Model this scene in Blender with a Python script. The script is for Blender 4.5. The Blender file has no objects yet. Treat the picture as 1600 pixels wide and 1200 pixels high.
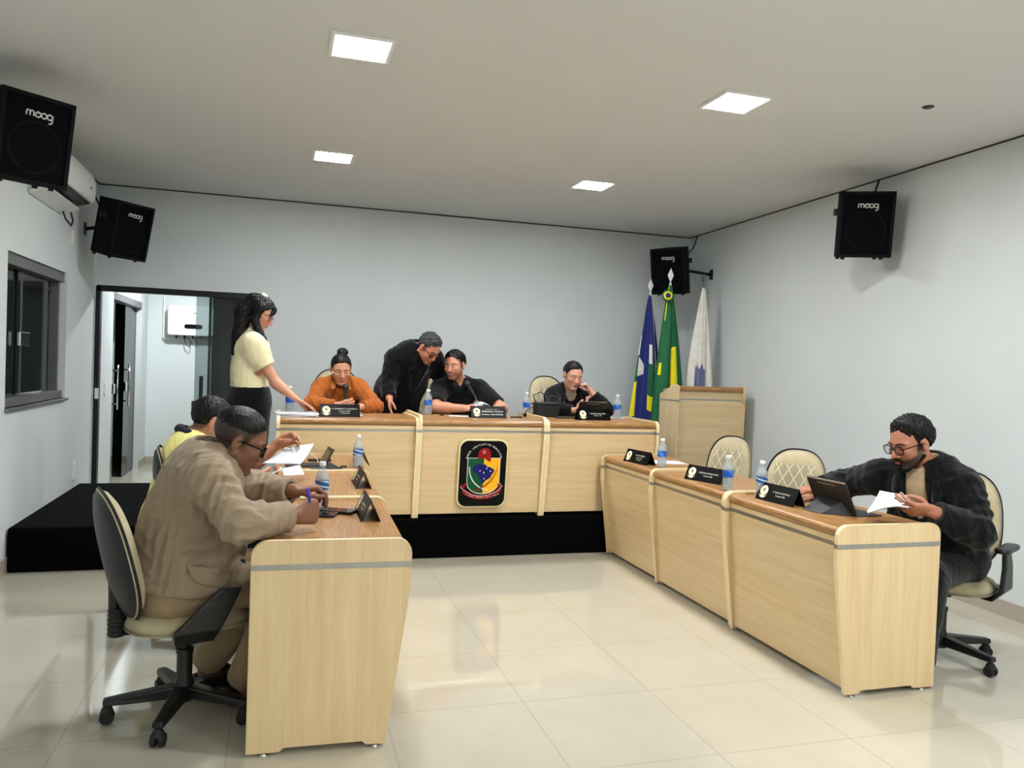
EXPO = 2.75
import bpy, bmesh, math, random
import numpy as np
from mathutils import Vector, Matrix, Euler
PI = math.pi
COL = bpy.context.scene.collection
V = Vector

def sc(r, g, b):
    f = lambda c: ((c / 255.0) / 12.92 if c <= 10.3 else (((c / 255.0) + 0.055) / 1.055) ** 2.4)
    return (f(r), f(g), f(b), 1.0)

# ---------------------------------------------------------------- materials
class NT:
    def __init__(s, name):
        s.m = bpy.data.materials.new(name); s.m.use_nodes = True
        s.t = s.m.node_tree; s.b = s.t.nodes['Principled BSDF']; s.out = s.t.nodes['Material Output']
    def n(s, typ, **k):
        x = s.t.nodes.new(typ)
        for a, v in k.items():
            if a in x.inputs.keys() if isinstance(a, str) else False: x.inputs[a].default_value = v
            else: setattr(x, a, v)
        return x
    def l(s, a, b): s.t.links.new(a, b)
    def coord(s, kind='Object', scale=(1, 1, 1), rot=(0, 0, 0), loc=(0, 0, 0)):
        c = s.n('ShaderNodeTexCoord'); mp = s.n('ShaderNodeMapping')
        mp.inputs['Scale'].default_value = scale; mp.inputs['Rotation'].default_value = rot; mp.inputs['Location'].default_value = loc
        s.l(c.outputs[kind], mp.inputs['Vector']); return mp.outputs['Vector']
    def noise(s, vec, scale=5, detail=3, rough=.5, dist=0):
        x = s.n('ShaderNodeTexNoise'); x.inputs['Scale'].default_value = scale; x.inputs['Detail'].default_value = detail
        x.inputs['Roughness'].default_value = rough; x.inputs['Distortion'].default_value = dist
        s.l(vec, x.inputs['Vector']); return x.outputs['Fac']
    def ramp(s, fac, stops):
        r = s.n('ShaderNodeValToRGB'); e = r.color_ramp.elements
        while len(e) < len(stops): e.new(0.5)
        for i, (p, c) in enumerate(stops): e[i].position = p; e[i].color = c
        s.l(fac, r.inputs['Fac']); return r.outputs['Color']
    def math(s, op, a, b=None, c=None):
        x = s.n('ShaderNodeMath', operation=op)
        for i, v in enumerate((a, b, c)):
            if v is None: continue
            if hasattr(v, 'is_output'): s.l(v, x.inputs[i])
            else: x.inputs[i].default_value = v
        return x.outputs[0]
    def mix(s, fac, a, b, mode='MIX'):
        x = s.n('ShaderNodeMix', data_type='RGBA', blend_type=mode)
        for i, v in ((0, fac), (6, a), (7, b)):
            if hasattr(v, 'is_output'): s.l(v, x.inputs[i])
            else: x.inputs[i].default_value = v
        return x.outputs[2]
    def bump(s, h, strength=.2, dist=.01):
        x = s.n('ShaderNodeBump'); x.inputs['Strength'].default_value = strength; x.inputs['Distance'].default_value = dist
        s.l(h, x.inputs['Height']); s.l(x.outputs['Normal'], s.b.inputs['Normal'])
    def set(s, color=None, rough=None, metal=None, **k):
        if color is not None:
            if hasattr(color, 'is_output'): s.l(color, s.b.inputs['Base Color'])
            else: s.b.inputs['Base Color'].default_value = color
        if rough is not None:
            if hasattr(rough, 'is_output'): s.l(rough, s.b.inputs['Roughness'])
            else: s.b.inputs['Roughness'].default_value = rough
        if metal is not None: s.b.inputs['Metallic'].default_value = metal
        for a, v in k.items(): s.b.inputs[a.replace('_', ' ')].default_value = v
        return s.m

def plain(name, col, rough=.5, metal=0, var=.06, scale=18, bump=0, bscale=200, **k):
    t = NT(name); v = t.coord()
    f = t.noise(v, scale, 3)
    c2 = tuple(min(1, x * (1 - var * 2)) for x in col[:3]) + (1,)
    c = t.ramp(f, [(.3, c2), (.7, col)])
    if bump: t.bump(t.noise(v, bscale, 2), bump, .002)
    return t.set(c, rough, metal, **k)

def wood(name, axis, c1, c2, c3, s_along=1.2, s_across=22, rough=.38, planks=True, bump=.04):
    t = NT(name); sc3 = [s_across] * 3; sc3[axis] = s_along
    v = t.coord(scale=tuple(sc3))
    f1 = t.noise(v, 1, 5, .62, .6)
    sc4 = [s_across * 6] * 3; sc4[axis] = s_along * 5
    f2 = t.noise(t.coord(scale=tuple(sc4)), 1, 3, .6)
    f = t.math('ADD', t.math('MULTIPLY', f1, .72), t.math('MULTIPLY', f2, .28))
    c = t.ramp(f, [(.34, c1), (.5, c2), (.66, c3)])
    if planks:
        sc5 = [6.5] * 3; sc5[axis] = .35
        g = t.noise(t.coord(scale=tuple(sc5)), 1, 1, .4)
        c = t.mix(.35, c, t.ramp(g, [(.42, c1), (.58, c3)]), 'SOFT_LIGHT')
    t.set(c, rough)
    if bump: t.bump(f2, bump, .002)
    return t.m

M = {}
mc = (sc(200, 178, 140), sc(209, 187, 150), sc(217, 197, 162))
M['maple_x'] = wood('maple_laminate_horizontal', 0, *mc)
M['maple_z'] = wood('maple_laminate_vertical', 2, *mc)
M['maple_y'] = wood('maple_laminate_edge', 1, *mc)
bc = (sc(124, 86, 48), sc(156, 114, 68), sc(196, 154, 104))
M['oak_x'] = wood('walnut_laminate_along', 0, *bc, s_along=9, s_across=170, rough=.3, planks=False, bump=0)
M['oak_y'] = wood('walnut_laminate_across', 1, *bc, s_along=2.5, s_across=45, rough=.25, planks=False)
M['edge_band'] = plain('maple_edge_banding', sc(232, 214, 172), .35, var=.03)
M['strip'] = plain('satin_aluminium', sc(176, 174, 168), .28, .85, var=.05)
M['steel'] = plain('brushed_steel', sc(190, 190, 188), .25, 1, var=.05)
M['chrome'] = plain('polished_chrome', sc(225, 225, 225), .08, 1, var=.02)
M['dark_metal'] = plain('dark_bronze_aluminium', sc(20, 20, 22), .35, .4)
M['grey_metal'] = plain('grey_aluminium_frame', sc(128, 130, 130), .4, .5)
M['black_plastic'] = plain('black_plastic', sc(13, 13, 14), .42, var=.1, bump=.05, bscale=400)
M['shell'] = plain('charcoal_plastic_shell', sc(34, 36, 39), .45, var=.06, bump=.15, bscale=500, Specular_IOR_Level=.3)
M['rubber'] = plain('black_rubber', sc(16, 16, 17), .7)
M['black_gloss'] = plain('gloss_black_acrylic', sc(7, 7, 8), .35, var=.1, Specular_IOR_Level=.12)
M['screen'] = plain('dark_glass_screen', sc(14, 15, 18), .06, var=.1)
M['charcoal'] = plain('charcoal_casing', sc(52, 54, 56), .5)
M['white_plastic'] = plain('white_plastic', sc(225, 228, 228), .3, var=.02)
M['white_matte'] = plain('white_enamel', sc(235, 236, 234), .5, var=.02)
M['paper'] = plain('white_paper', sc(206, 209, 216), .8, var=.02, scale=60)
M['page'] = plain('printed_page', sc(226, 230, 240), .7, var=.05, scale=260)
M['logo'] = plain('silver_lettering', sc(205, 207, 206), .35, .2, var=.02)
M['white_ink'] = plain('white_lettering', sc(245, 245, 240), .5, var=.01)
M['carpet'] = plain('black_carpet', sc(6, 6, 7), .95, var=.2, scale=300, bump=.5, bscale=900, Specular_IOR_Level=.05)
M['cabinet'] = plain('black_speaker_carpet', sc(16, 19, 22), .8, var=.12, scale=200, bump=.4, bscale=700, Specular_IOR_Level=.12)
M['blue_plastic'] = plain('blue_plastic', sc(56, 50, 190), .3)
M['cream'] = plain('cream_enamel', sc(240, 232, 196), .45, var=.03)
M['gold'] = plain('cream_gold_edge', sc(238, 226, 170), .3, .1, var=.03)
M['em_black'] = plain('emblem_black', sc(7, 8, 10), .35, Specular_IOR_Level=.12)
M['em_green'] = plain('emblem_green', sc(8, 82, 46), .35, Specular_IOR_Level=.2)
M['em_yellow'] = plain('emblem_yellow', sc(252, 186, 12), .35)
M['em_blue'] = plain('emblem_blue', sc(20, 24, 104), .35, Specular_IOR_Level=.2)
M['em_red'] = plain('emblem_red', sc(150, 14, 24), .35, Specular_IOR_Level=.2)
M['em_white'] = plain('emblem_white', sc(240, 240, 236), .35)
M['red_button'] = plain('red_plastic', sc(180, 30, 30), .4)

def mat_fabric(name, col, col2=None, bs=700, rough=.95, sheen=.2):
    t = NT(name); v = t.coord()
    f = t.noise(v, 9, 4); g = t.noise(v, bs, 2)
    h = t.math('ADD', t.math('MULTIPLY', f, .45), t.math('MULTIPLY', g, .55))
    c = t.ramp(h, [(.35, col2 or tuple(x * .7 for x in col[:3]) + (1,)), (.62, col)])
    t.bump(g, .35, .002)
    m = t.set(c, rough)
    t.b.inputs['Sheen Weight'].default_value = sheen
    t.b.inputs['Specular IOR Level'].default_value = .12
    return m
M['upholstery'] = mat_fabric('cream_upholstery', sc(196, 184, 150), sc(158, 146, 114))

def mat_quilt():
    t = NT('quilted_cream_upholstery'); v = t.coord()
    s = t.n('ShaderNodeSeparateXYZ'); t.l(v, s.inputs[0])
    x, z = s.outputs[0], s.outputs[2]
    def line(sign):
        a = t.math('ADD', t.math('MULTIPLY', x, 13.5), t.math('MULTIPLY', z, 8.2 * sign))
        fr = t.math('FRACT', a)
        return t.math('ABSOLUTE', t.math('SUBTRACT', fr, .5))
    d = t.math('MINIMUM', line(1), line(-1))
    ln = t.ramp(d, [(.04, (1, 1, 1, 1)), (.09, (0, 0, 0, 1))])
    # only the inner panel is quilted
    inx = t.math('LESS_THAN', t.math('ABSOLUTE', x), .135)
    inz = t.math('MULTIPLY', t.math('LESS_THAN', z, .40), t.math('GREATER_THAN', z, .07))
    msk = t.math('MULTIPLY', inx, inz)
    # front only
    fr_ = t.math('LESS_THAN', s.outputs[1], -.006)
    msk = t.math('MULTIPLY', msk, fr_)
    f = t.noise(v, 9, 4); g = t.noise(v, 700, 2)
    h = t.math('ADD', t.math('MULTIPLY', f, .45), t.math('MULTIPLY', g, .55))
    base = t.ramp(h, [(.35, sc(158, 146, 114)), (.62, sc(198, 186, 152))])
    inner = t.mix(.5, base, sc(150, 140, 116))
    b2 = t.mix(msk, base, inner)
    lm = t.math('MULTIPLY', ln, msk)
    c = t.mix(lm, b2, sc(214, 205, 176))
    hh = t.math('SUBTRACT', t.math('MULTIPLY', g, .15), t.math('MULTIPLY', lm, 1.0))
    t.bump(hh, .5, .004)
    t.b.inputs['Sheen Weight'].default_value = .2
    return t.set(c, .95)
M['quilt'] = mat_quilt()

def mat_glass(name, tint, fac=.12, rough=0.0, alpha=1):
    t = NT(name); n = t.t.nodes
    tr = t.n('ShaderNodeBsdfTransparent'); tr.inputs['Color'].default_value = tint
    gl = t.n('ShaderNodeBsdfGlossy'); gl.inputs['Roughness'].default_value = rough
    fr = t.n('ShaderNodeFresnel'); fr.inputs['IOR'].default_value = 1.5
    add = t.math('ADD', fr.outputs[0], fac)
    mx = t.n('ShaderNodeMixShader'); t.l(add, mx.inputs[0]); t.l(tr.outputs[0], mx.inputs[1]); t.l(gl.outputs[0], mx.inputs[2])
    t.l(mx.outputs[0], t.out.inputs['Surface']); return t.m
M['glass'] = mat_glass('smoked_glass', (.58, .63, .63, 1), .0)
M['glass_dark'] = mat_glass('dark_smoked_glass', (.1, .12, .125, 1), .03)
def mat_film():
    t = NT('tinted_window_film'); tr = t.n('ShaderNodeBsdfTransparent'); tr.inputs['Color'].default_value = (.4, .43, .43, 1)
    t.set(sc(38, 42, 42), .08); mx = t.n('ShaderNodeMixShader'); mx.inputs[0].default_value = .75
    t.l(tr.outputs[0], mx.inputs[1]); t.l(t.b.outputs[0], mx.inputs[2]); t.l(mx.outputs[0], t.out.inputs['Surface']); return t.m
M['film'] = mat_film()
M['glass_clear'] = mat_glass('clear_glass', (.9, .93, .93, 1), .02)
M['lens'] = mat_glass('spectacle_lens', (.85, .87, .9, 1), .04)

def mat_pet(name, col, a):
    t = NT(name)
    tr = t.n('ShaderNodeBsdfTransparent'); tr.inputs['Color'].default_value = (.93, .95, .96, 1)
    t.set(col, .12)
    mx = t.n('ShaderNodeMixShader'); mx.inputs[0].default_value = a
    t.l(tr.outputs[0], mx.inputs[1]); t.l(t.b.outputs[0], mx.inputs[2]); t.l(mx.outputs[0], t.out.inputs['Surface'])
    v = t.coord(scale=(30, 30, 120)); t.bump(t.noise(v, 1, 2), .5, .003)
    return t.m
M['pet'] = mat_pet('clear_bottle_plastic', sc(205, 215, 220), .3)
M['water'] = mat_pet('bottled_water', sc(190, 198, 205), .28)

def mat_label(k):
    t = NT('bottle_label'); v = t.coord()
    s = t.n('ShaderNodeSeparateXYZ'); t.l(v, s.inputs[0])
    ang = t.math('ARCTAN2', s.outputs[1], s.outputs[0])
    w = t.math('SINE', t.math('ADD', t.math('MULTIPLY', ang, 2.0), t.math('MULTIPLY', s.outputs[2], 260 if k else 60)))
    a, b = ((sc(40, 92, 150), sc(205, 222, 235)) if k else (sc(24, 84, 190), sc(60, 130, 215)))
    c = t.ramp(w, [(.35, a), (.6, a), (.66, b)])
    return t.set(c, .3)
M['label'] = mat_label(0); M['label_wave'] = mat_label(1)

def mat_lamp(k_):
    t = NT('lamp_diffuser'); e = t.n('ShaderNodeEmission')
    e.inputs['Color'].default_value = (0.98, .99, 1, 1); e.inputs['Strength'].default_value = k_
    t.l(e.outputs[0], t.out.inputs['Surface']); return t.m

def mat_wall(name, col, stain=.04):
    t = NT(name); v = t.coord()
    f = t.noise(v, 1.3, 4, .6); c = t.ramp(f, [(.35, tuple(x * (1 - stain) for x in col[:3]) + (1,)), (.6, col)])
    t.bump(t.noise(v, 60, 4, .6), .12, .003)
    return t.set(c, .75)
M['wall'] = mat_wall('painted_plaster', sc(208, 214, 214))
M['ceiling'] = mat_wall('painted_ceiling', sc(220, 221, 221), .02)
M['skirting'] = plain('taupe_porcelain_skirting', sc(170, 162, 150), .2, var=.03)
M['dark_room'] = plain('unlit_room_dark', sc(40, 44, 46), .7)  # gloom of the unlit rooms put into the surface colour

def mat_floor():
    t = NT('polished_porcelain_tile')
    c = t.n('ShaderNodeTexCoord'); s = t.n('ShaderNodeSeparateXYZ'); t.l(c.outputs['Object'], s.inputs[0])
    def joint(o, off):
        a = t.math('FRACT', t.math('DIVIDE', t.math('SUBTRACT', o, off), .5975))
        return t.math('ABSOLUTE', t.math('SUBTRACT', a, .5))
    d = t.math('MAXIMUM', joint(s.outputs[0], 1.052), joint(s.outputs[1], 3.19))
    g = t.ramp(d, [(.4950, (0, 0, 0, 1)), (.4975, (1, 1, 1, 1))])
    f = t.noise(c.outputs['Object'], 2.2, 4, .6)
    base = t.ramp(f, [(.3, sc(180, 174, 157)), (.7, sc(187, 181, 165))])
    col = t.mix(g, base, sc(163, 156, 138))
    r = t.ramp(g, [(0, (.035, .035, .035, 1)), (1, (.25, .25, .25, 1))])
    t.set(col, r); t.b.inputs['IOR'].default_value = 1.75
    return t.m
M['floor'] = mat_floor()

# ---------------------------------------------------------------- mesh builder
class MB:
    def __init__(s): s.v = []; s.f = []; s.mi = []; s.cur = 0
    def add(s, vs, fs):
        o = len(s.v); s.v += [tuple(x) for x in vs]; s.f += [tuple(i + o for i in f) for f in fs]; s.mi += [s.cur] * len(fs)
        return s
    def box(s, lo, hi):
        x0, y0, z0 = lo; x1, y1, z1 = hi
        return s.add([(x0, y0, z0), (x1, y0, z0), (x1, y1, z0), (x0, y1, z0), (x0, y0, z1), (x1, y0, z1), (x1, y1, z1), (x0, y1, z1)],
                     [(0, 3, 2, 1), (4, 5, 6, 7), (0, 1, 5, 4), (1, 2, 6, 5), (2, 3, 7, 6), (3, 0, 4, 7)])
    def prism(s, poly, t0, t1, f):  # f(a,b,t)->xyz
        n = len(poly); vs = [f(a, b, t0) for a, b in poly] + [f(a, b, t1) for a, b in poly]
        fs = [tuple(range(n))[::-1], tuple(range(n, 2 * n))] + [(i, (i + 1) % n, n + (i + 1) % n, n + i) for i in range(n)]
        return s.add(vs, fs)
    def tube(s, pts, r, n=10, cap=True):
        pts = [V(p) for p in pts]; m = len(pts)
        rs = r if isinstance(r, (list, tuple)) else [r] * m
        T = [(pts[min(i + 1, m - 1)] - pts[max(i - 1, 0)]).normalized() for i in range(m)]
        u = T[0].orthogonal().normalized(); vs = []
        for i in range(m):
            u = (u - T[i] * u.dot(T[i])).normalized(); w = T[i].cross(u)
            for k in range(n):
                a = 2 * PI * k / n; vs.append(pts[i] + (u * math.cos(a) + w * math.sin(a)) * rs[i])
        fs = [(i * n + k, i * n + (k + 1) % n, (i + 1) * n + (k + 1) % n, (i + 1) * n + k) for i in range(m - 1) for k in range(n)]
        if cap: fs += [tuple(range(n))[::-1], tuple(range((m - 1) * n, m * n))]
        return s.add(vs, fs)
    def lathe(s, prof, c=(0, 0, 0), n=24, ax=None, cap=True):  # prof: (r,z)
        c = V(c); Z = V(ax or (0, 0, 1)).normalized(); X = Z.orthogonal().normalized() if ax else V((1, 0, 0)); Y = Z.cross(X)
        vs = [c + Z * z + (X * math.cos(2 * PI * k / n) + Y * math.sin(2 * PI * k / n)) * r for r, z in prof for k in range(n)]
        m = len(prof)
        fs = [(i * n + k, i * n + (k + 1) % n, (i + 1) * n + (k + 1) % n, (i + 1) * n + k) for i in range(m - 1) for k in range(n)]
        if cap: fs += [tuple(range(n))[::-1], tuple(range((m - 1) * n, m * n))]
        return s.add(vs, fs)
    def grid(s, f, nu, nv, closeu=False):
        vs = [f(i / nu, j / nv) for j in range(nv + 1) for i in range(nu + (0 if closeu else 1))]
        w = nu if closeu else nu + 1
        fs = [(j * w + i, j * w + (i + 1) % w, (j + 1) * w + (i + 1) % w, (j + 1) * w + i) for j in range(nv) for i in range(nu)]
        return s.add(vs, fs)
    def xf(s, mat):
        s.v = [tuple(mat @ V(p)) for p in s.v]; return s
    def build(s, name, mat=None, parent=None, smooth=False, bevel=0, bseg=2, mats=None, solid=0, sub=0, fix=True):
        me = bpy.data.meshes.new(name); me.from_pydata(s.v, [], s.f)
        for m in (mats or [mat]): me.materials.append(m)
        if mats: me.polygons.foreach_set('material_index', s.mi)
        if fix:
            b = bmesh.new(); b.from_mesh(me); bmesh.ops.recalc_face_normals(b, faces=b.faces); b.to_mesh(me); b.free()
        me.validate()
        if smooth: me.polygons.foreach_set('use_smooth', [True] * len(me.polygons))
        o = bpy.data.objects.new(name, me); COL.objects.link(o)
        if parent: o.parent = parent
        if solid: q = o.modifiers.new('s', 'SOLIDIFY'); q.thickness = solid; q.offset = 0
        if bevel: q = o.modifiers.new('b', 'BEVEL'); q.width = bevel; q.segments = bseg; q.limit_method = 'ANGLE'; q.angle_limit = .6; q.harden_normals = False
        if sub: q = o.modifiers.new('u', 'SUBSURF'); q.levels = sub; q.render_levels = sub
        if smooth and (bevel or smooth == 2):
            try: me.set_sharp_from_angle(angle=.7)
            except Exception: pass
        return o

def tag(o, label=None, cat=None, group=None, kind=None):
    if label: o['label'] = label
    if cat: o['category'] = cat
    if group: o['group'] = group
    if kind: o['kind'] = kind
    return o
def empty(name, loc=(0, 0, 0), rot=(0, 0, 0), label=None, cat=None, group=None):
    o = bpy.data.objects.new(name, None); COL.objects.link(o); o.empty_display_size = .1
    o.location = loc; o.rotation_euler = rot if hasattr(rot, '__len__') else (0, 0, rot)
    return tag(o, label, cat, group)
def box(name, lo, hi, mat, parent=None, bevel=0, **k): return MB().box(lo, hi).build(name, mat, parent, bevel=bevel, **k)
def copy_tree(o, parent=None):
    c = o.copy(); COL.objects.link(c)
    if parent is not None: c.parent = parent
    for ch in list(o.children): copy_tree(ch, c)
    return c
def struct(o): o['kind'] = 'structure'; return o
def text_mesh(txt, size, depth=.0008, align='CENTER'):
    cu = bpy.data.curves.new('t', 'FONT'); cu.body = txt; cu.size = size; cu.extrude = depth; cu.align_x = align; cu.resolution_u = 3
    o = bpy.data.objects.new('t', cu); COL.objects.link(o); bpy.context.view_layer.update()
    me = bpy.data.meshes.new_from_object(o); vs = [tuple(v.co) for v in me.vertices]; fs = [tuple(p.vertices) for p in me.polygons]
    bpy.data.objects.remove(o); bpy.data.curves.remove(cu); bpy.data.meshes.remove(me)
    return vs, fs
def rrect(x0, z0, x1, z1, r, n=6):
    p = []
    for cx, cz, a0 in ((x1 - r, z1 - r, 0), (x0 + r, z1 - r, 90), (x0 + r, z0 + r, 180), (x1 - r, z0 + r, 270)):
        for k in range(n + 1):
            a = math.radians(a0 + 90 * k / n); p.append((cx + r * math.cos(a), cz + r * math.sin(a)))
    return p
XZ = lambda a, b, t: (a, t, b)
YZ = lambda a, b, t: (t, a, b)
XY = lambda a, b, t: (a, b, t)

# ---------------------------------------------------------------- the room
CZ = 3.0; XL = -1.65; YB = 8.12; YF = -3.6; PLZ = .29
def xr(y): return 4.50 - (YB - y) * .0262       # the right wall runs a little off square
struct(MB().box((-6.5, YF - .2, -.1), (8.5, 14.2, 0)).build('floor', M['floor']))
struct(MB().box((XL - .2, YF - .2, CZ), (5.2, YB + .1, CZ + .12)).build('ceiling', M['ceiling']))
# left wall with window opening
wy0, wy1, wz0, wz1 = 5.64, 7.08, 1.06, 2.06
w = MB()
w.box((XL - .16, YF, 0), (XL, wy0, CZ)).box((XL - .16, wy1, 0), (XL, YB, CZ))
w.box((XL - .16, wy0, 0), (XL, wy1, wz0)).box((XL - .16, wy0, wz1), (XL, wy1, CZ))
struct(w.build('wall_left', M['wall']))
struct(MB().prism([(xr(YF), YF), (5.0, YF), (5.0, YB + .15), (xr(YB), YB + .15)], 0, CZ, XY).build('wall_right', M['wall']))
struct(MB().box((XL - .1, YF - .15, 0), (5.0, YF, CZ)).build('wall_front', M['wall']))
# back wall with the wide door opening
DX0, DX1, DZ = -1.64, -.20, 2.05
w = MB(); w.box((DX1, YB, 0), (4.8, YB + .15, CZ)); w.box((XL - .16, YB, DZ), (DX1, YB + .15, CZ))
struct(w.build('wall_back', M['wall']))
# skirting
struct(MB().prism([(xr(YF) - .012, YF), (xr(YF) + .01, YF), (xr(YB) + .01, YB), (xr(YB) - .012, YB)], 0, .1, XY).build('baseboard_right', M['skirting']))
struct(MB().box((XL - .01, YF, 0), (XL + .012, YB, .1)).build('baseboard_left', M['skirting']))
struct(MB().box((DX1, YB - .012, 0), (4.6, YB + .01, .1)).build('baseboard_back', M['skirting']))
# thin strips coloured dark to stand in for the shadow joint between ceiling and walls
jm = plain('shadow_joint', sc(60, 60, 60), .8)
struct(MB().box((XL, YB - .006, CZ - .012), (4.5, YB + .01, CZ + .01)).build('shadow_strip_back', jm))
struct(MB().prism([(xr(YF) - .006, YF), (xr(YF) + .02, YF), (xr(YB) + .02, YB), (xr(YB) - .006, YB)], CZ - .012, CZ + .01, XY).build('shadow_strip_right', jm))
struct(MB().box((XL - .01, YF, CZ - .012), (XL + .006, YB, CZ + .01)).build('shadow_strip_left', jm))
# window
wn = struct(empty('window_1', (XL, wy0, wz0)))
L_, H_ = wy1 - wy0, wz1 - wz0
f = MB(); f.box((-.13, 0, 0), (-.02, L_, .06)).box((-.13, 0, H_ - .075), (-.02, L_, H_)).box((-.12, 0, 0), (-.05, .035, H_)).box((-.12, L_ - .03, 0), (-.05, L_, H_))
f.build('window_frame', M['grey_metal'], wn, bevel=.003)
MB().box((-.13, -.01, -.02), (.025, L_ + .02, 0)).build('window_sill', M['grey_metal'], wn, bevel=.004)
f = MB(); f.box((-.115, .16, .05), (-.1, .22, H_ - .07)).box((-.115, .02, H_ - .16), (-.1, L_ - .02, H_ - .13)); f.build('mullion', M['dark_metal'], wn)
MB().box((-.105, .035, .055), (-.097, .60, H_ - .07)).build('glass_pane', M['film'], wn)
MB().box((-.092, .50, .055), (-.084, L_ - .2, H_ - .07)).build('glass_pane', M['film'], wn)
MB().box((-.083, .585, .055), (-.079, .593, H_ - .07)).build('glass_edge', M['steel'], wn)
lk = MB(); lk.box((-.084, .50, .40), (-.06, .72, .50)); lk.build('window_latch', M['chrome'], wn, bevel=.006)
# dark room behind window
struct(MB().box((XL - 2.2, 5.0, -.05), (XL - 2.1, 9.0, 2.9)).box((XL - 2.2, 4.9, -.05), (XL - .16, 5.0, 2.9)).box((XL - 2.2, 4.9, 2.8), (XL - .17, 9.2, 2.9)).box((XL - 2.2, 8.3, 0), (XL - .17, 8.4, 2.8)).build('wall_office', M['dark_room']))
# platform
p = MB(); p.box((XL + .012, 5.70, 0), (xr(5.7) - .0, 7.58, PLZ)); pf = p.build('platform', M['carpet'], bevel=.012)
tag(pf, 'low black carpeted platform under the head table along the back of the room', 'platform')
# corridor beyond door
CXL, CYB = -1.64, 11.07
w = MB(); w.box((CXL - .15, YB + .15, 0), (CXL, 8.88, 2.75)).box((CXL - .15, 10.60, 0), (CXL, CYB, 2.75)).box((CXL - .15, 8.88, 2.06), (CXL, 10.60, 2.75))
struct(w.build('wall_corridor_left', M['wall']))
struct(MB().box((CXL - .15, CYB, 0), (-.86, CYB + .12, 2.75)).box((-.86, CYB, 2.3), (2.2, CYB + .12, 2.75)).build('wall_corridor_end', M['wall']))
struct(MB().box((CXL - .1, YB + .15, 2.7), (2.3, CYB + .1, 2.8)).build('ceiling_corridor', M['ceiling']))
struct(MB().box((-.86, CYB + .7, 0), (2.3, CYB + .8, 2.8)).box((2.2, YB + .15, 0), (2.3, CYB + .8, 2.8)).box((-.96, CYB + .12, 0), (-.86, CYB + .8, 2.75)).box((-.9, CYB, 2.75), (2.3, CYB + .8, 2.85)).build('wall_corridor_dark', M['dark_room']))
b = MB(); b.box((CXL, YB + .15, 0), (CXL + .012, 8.86, .1)).box((CXL, 10.62, 0), (CXL + .012, CYB, .1)).box((CXL, CYB - .012, 0), (-.86, CYB, .1)); struct(b.build('baseboard_corridor', M['skirting']))
# door_1 : black frame with sliding smoked glass leaves
d = struct(empty('door_1', (0, YB, 0)))
f = MB(); f.box((DX0 - .012, -.02, 0), (DX0 + .03, .06, DZ)).box((DX0, -.02, DZ - .045), (DX1, .06, DZ + .01)).box((DX1 - .05, -.02, 0), (DX1, .06, DZ))
f.build('door_frame', M['dark_metal'], d, bevel=.002)
MB().box((-.78, .012, .02), (DX1 - .05, .020, DZ - .045)).build('glass_leaf', M['glass'], d)
MB().box((-.645, .034, .02), (DX1 - .05, .042, DZ - .045)).build('glass_leaf', M['glass'], d)
MB().box((-.665, .024, 0), (-.645, .044, DZ - .045)).build('leaf_edge', M['dark_metal'], d)
h = MB(); h.box((-.735, -.02, .98), (-.70, -.008, 1.24)).box((-.73, -.01, 1.0), (-.705, .014, 1.02)).box((-.73, -.01, 1.2), (-.705, .014, 1.22)); h.build('door_handle', M['black_plastic'], d, bevel=.004)
k = MB(); k.box((-.80, -.012, .885), (-.735, .012, 1.0)); lk = k.build('door_lock', M['black_plastic'], d, bevel=.006)
MB().lathe([(.009, 0), (.009, .006)], (-.767, -.012, .94), ax=(0, -1, 0)).build('lock_cylinder', M['chrome'], lk)
st = MB(); st.box((DX0 + .001, -.024, 1.0), (DX0 + .034, -.018, 1.10)); st.build('strike_plate', M['white_plastic'], d)
# door_2 : sliding glass doors in the corridor's left wall
d = struct(empty('door_2', (CXL, 8.88, 0))); DL = 1.72
f = MB(); f.box((-.12, 0, 1.985), (-.0, DL, 2.06)).box((-.12, 0, 0), (-.06, .03, 2.0)).box((-.12, DL - .03, 0), (-.06, DL, 2.0)); f.build('door_frame', M['grey_metal'], d, bevel=.003)
for y0, y1, hy in ((.03, .46, .40), (1.02, DL - .03, 1.08)):
    g = MB().box((-.075, y0, .01), (-.065, y1, 1.985)).build('glass_leaf', M['glass'], d)
    h = MB(); h.tube([(-.02, hy, .82), (-.02, hy, 1.30)], .011).tube([(-.065, hy, .88), (-.02, hy, .88)], .008).tube([(-.065, hy, 1.24), (-.02, hy, 1.24)], .008)
    h.build('door_handle', M['chrome'], g, smooth=True)
    MB().box((-.064, hy - .06, .99), (-.045, hy + .03, 1.10)).build('door_lock', M['chrome'], g, bevel=.008)
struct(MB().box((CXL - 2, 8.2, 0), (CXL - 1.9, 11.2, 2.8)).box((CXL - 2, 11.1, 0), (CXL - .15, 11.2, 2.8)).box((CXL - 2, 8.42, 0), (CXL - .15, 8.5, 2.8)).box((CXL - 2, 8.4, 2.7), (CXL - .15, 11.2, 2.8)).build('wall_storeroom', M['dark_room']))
bk = MB(); bk.lathe([(.12, 0), (.135, .02), (.135, .3), (.11, .36), (.05, .4), (.04, .44)], (CXL - .75, 9.85, .34)); 
tag(bk.build('water_jug', plain('blue_jug', sc(24, 60, 100), .2), smooth=True), 'dark blue water jug dimly seen through the open glass door in the corridor', 'water jug')
cb = MB().box((CXL - .95, 9.65, 0), (CXL - .55, 10.05, .34)).build('low_cabinet', M['dark_room'], bevel=.01)
tag(cb, 'low dark stand under the water jug in the unlit room off the corridor', 'stand')

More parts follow.
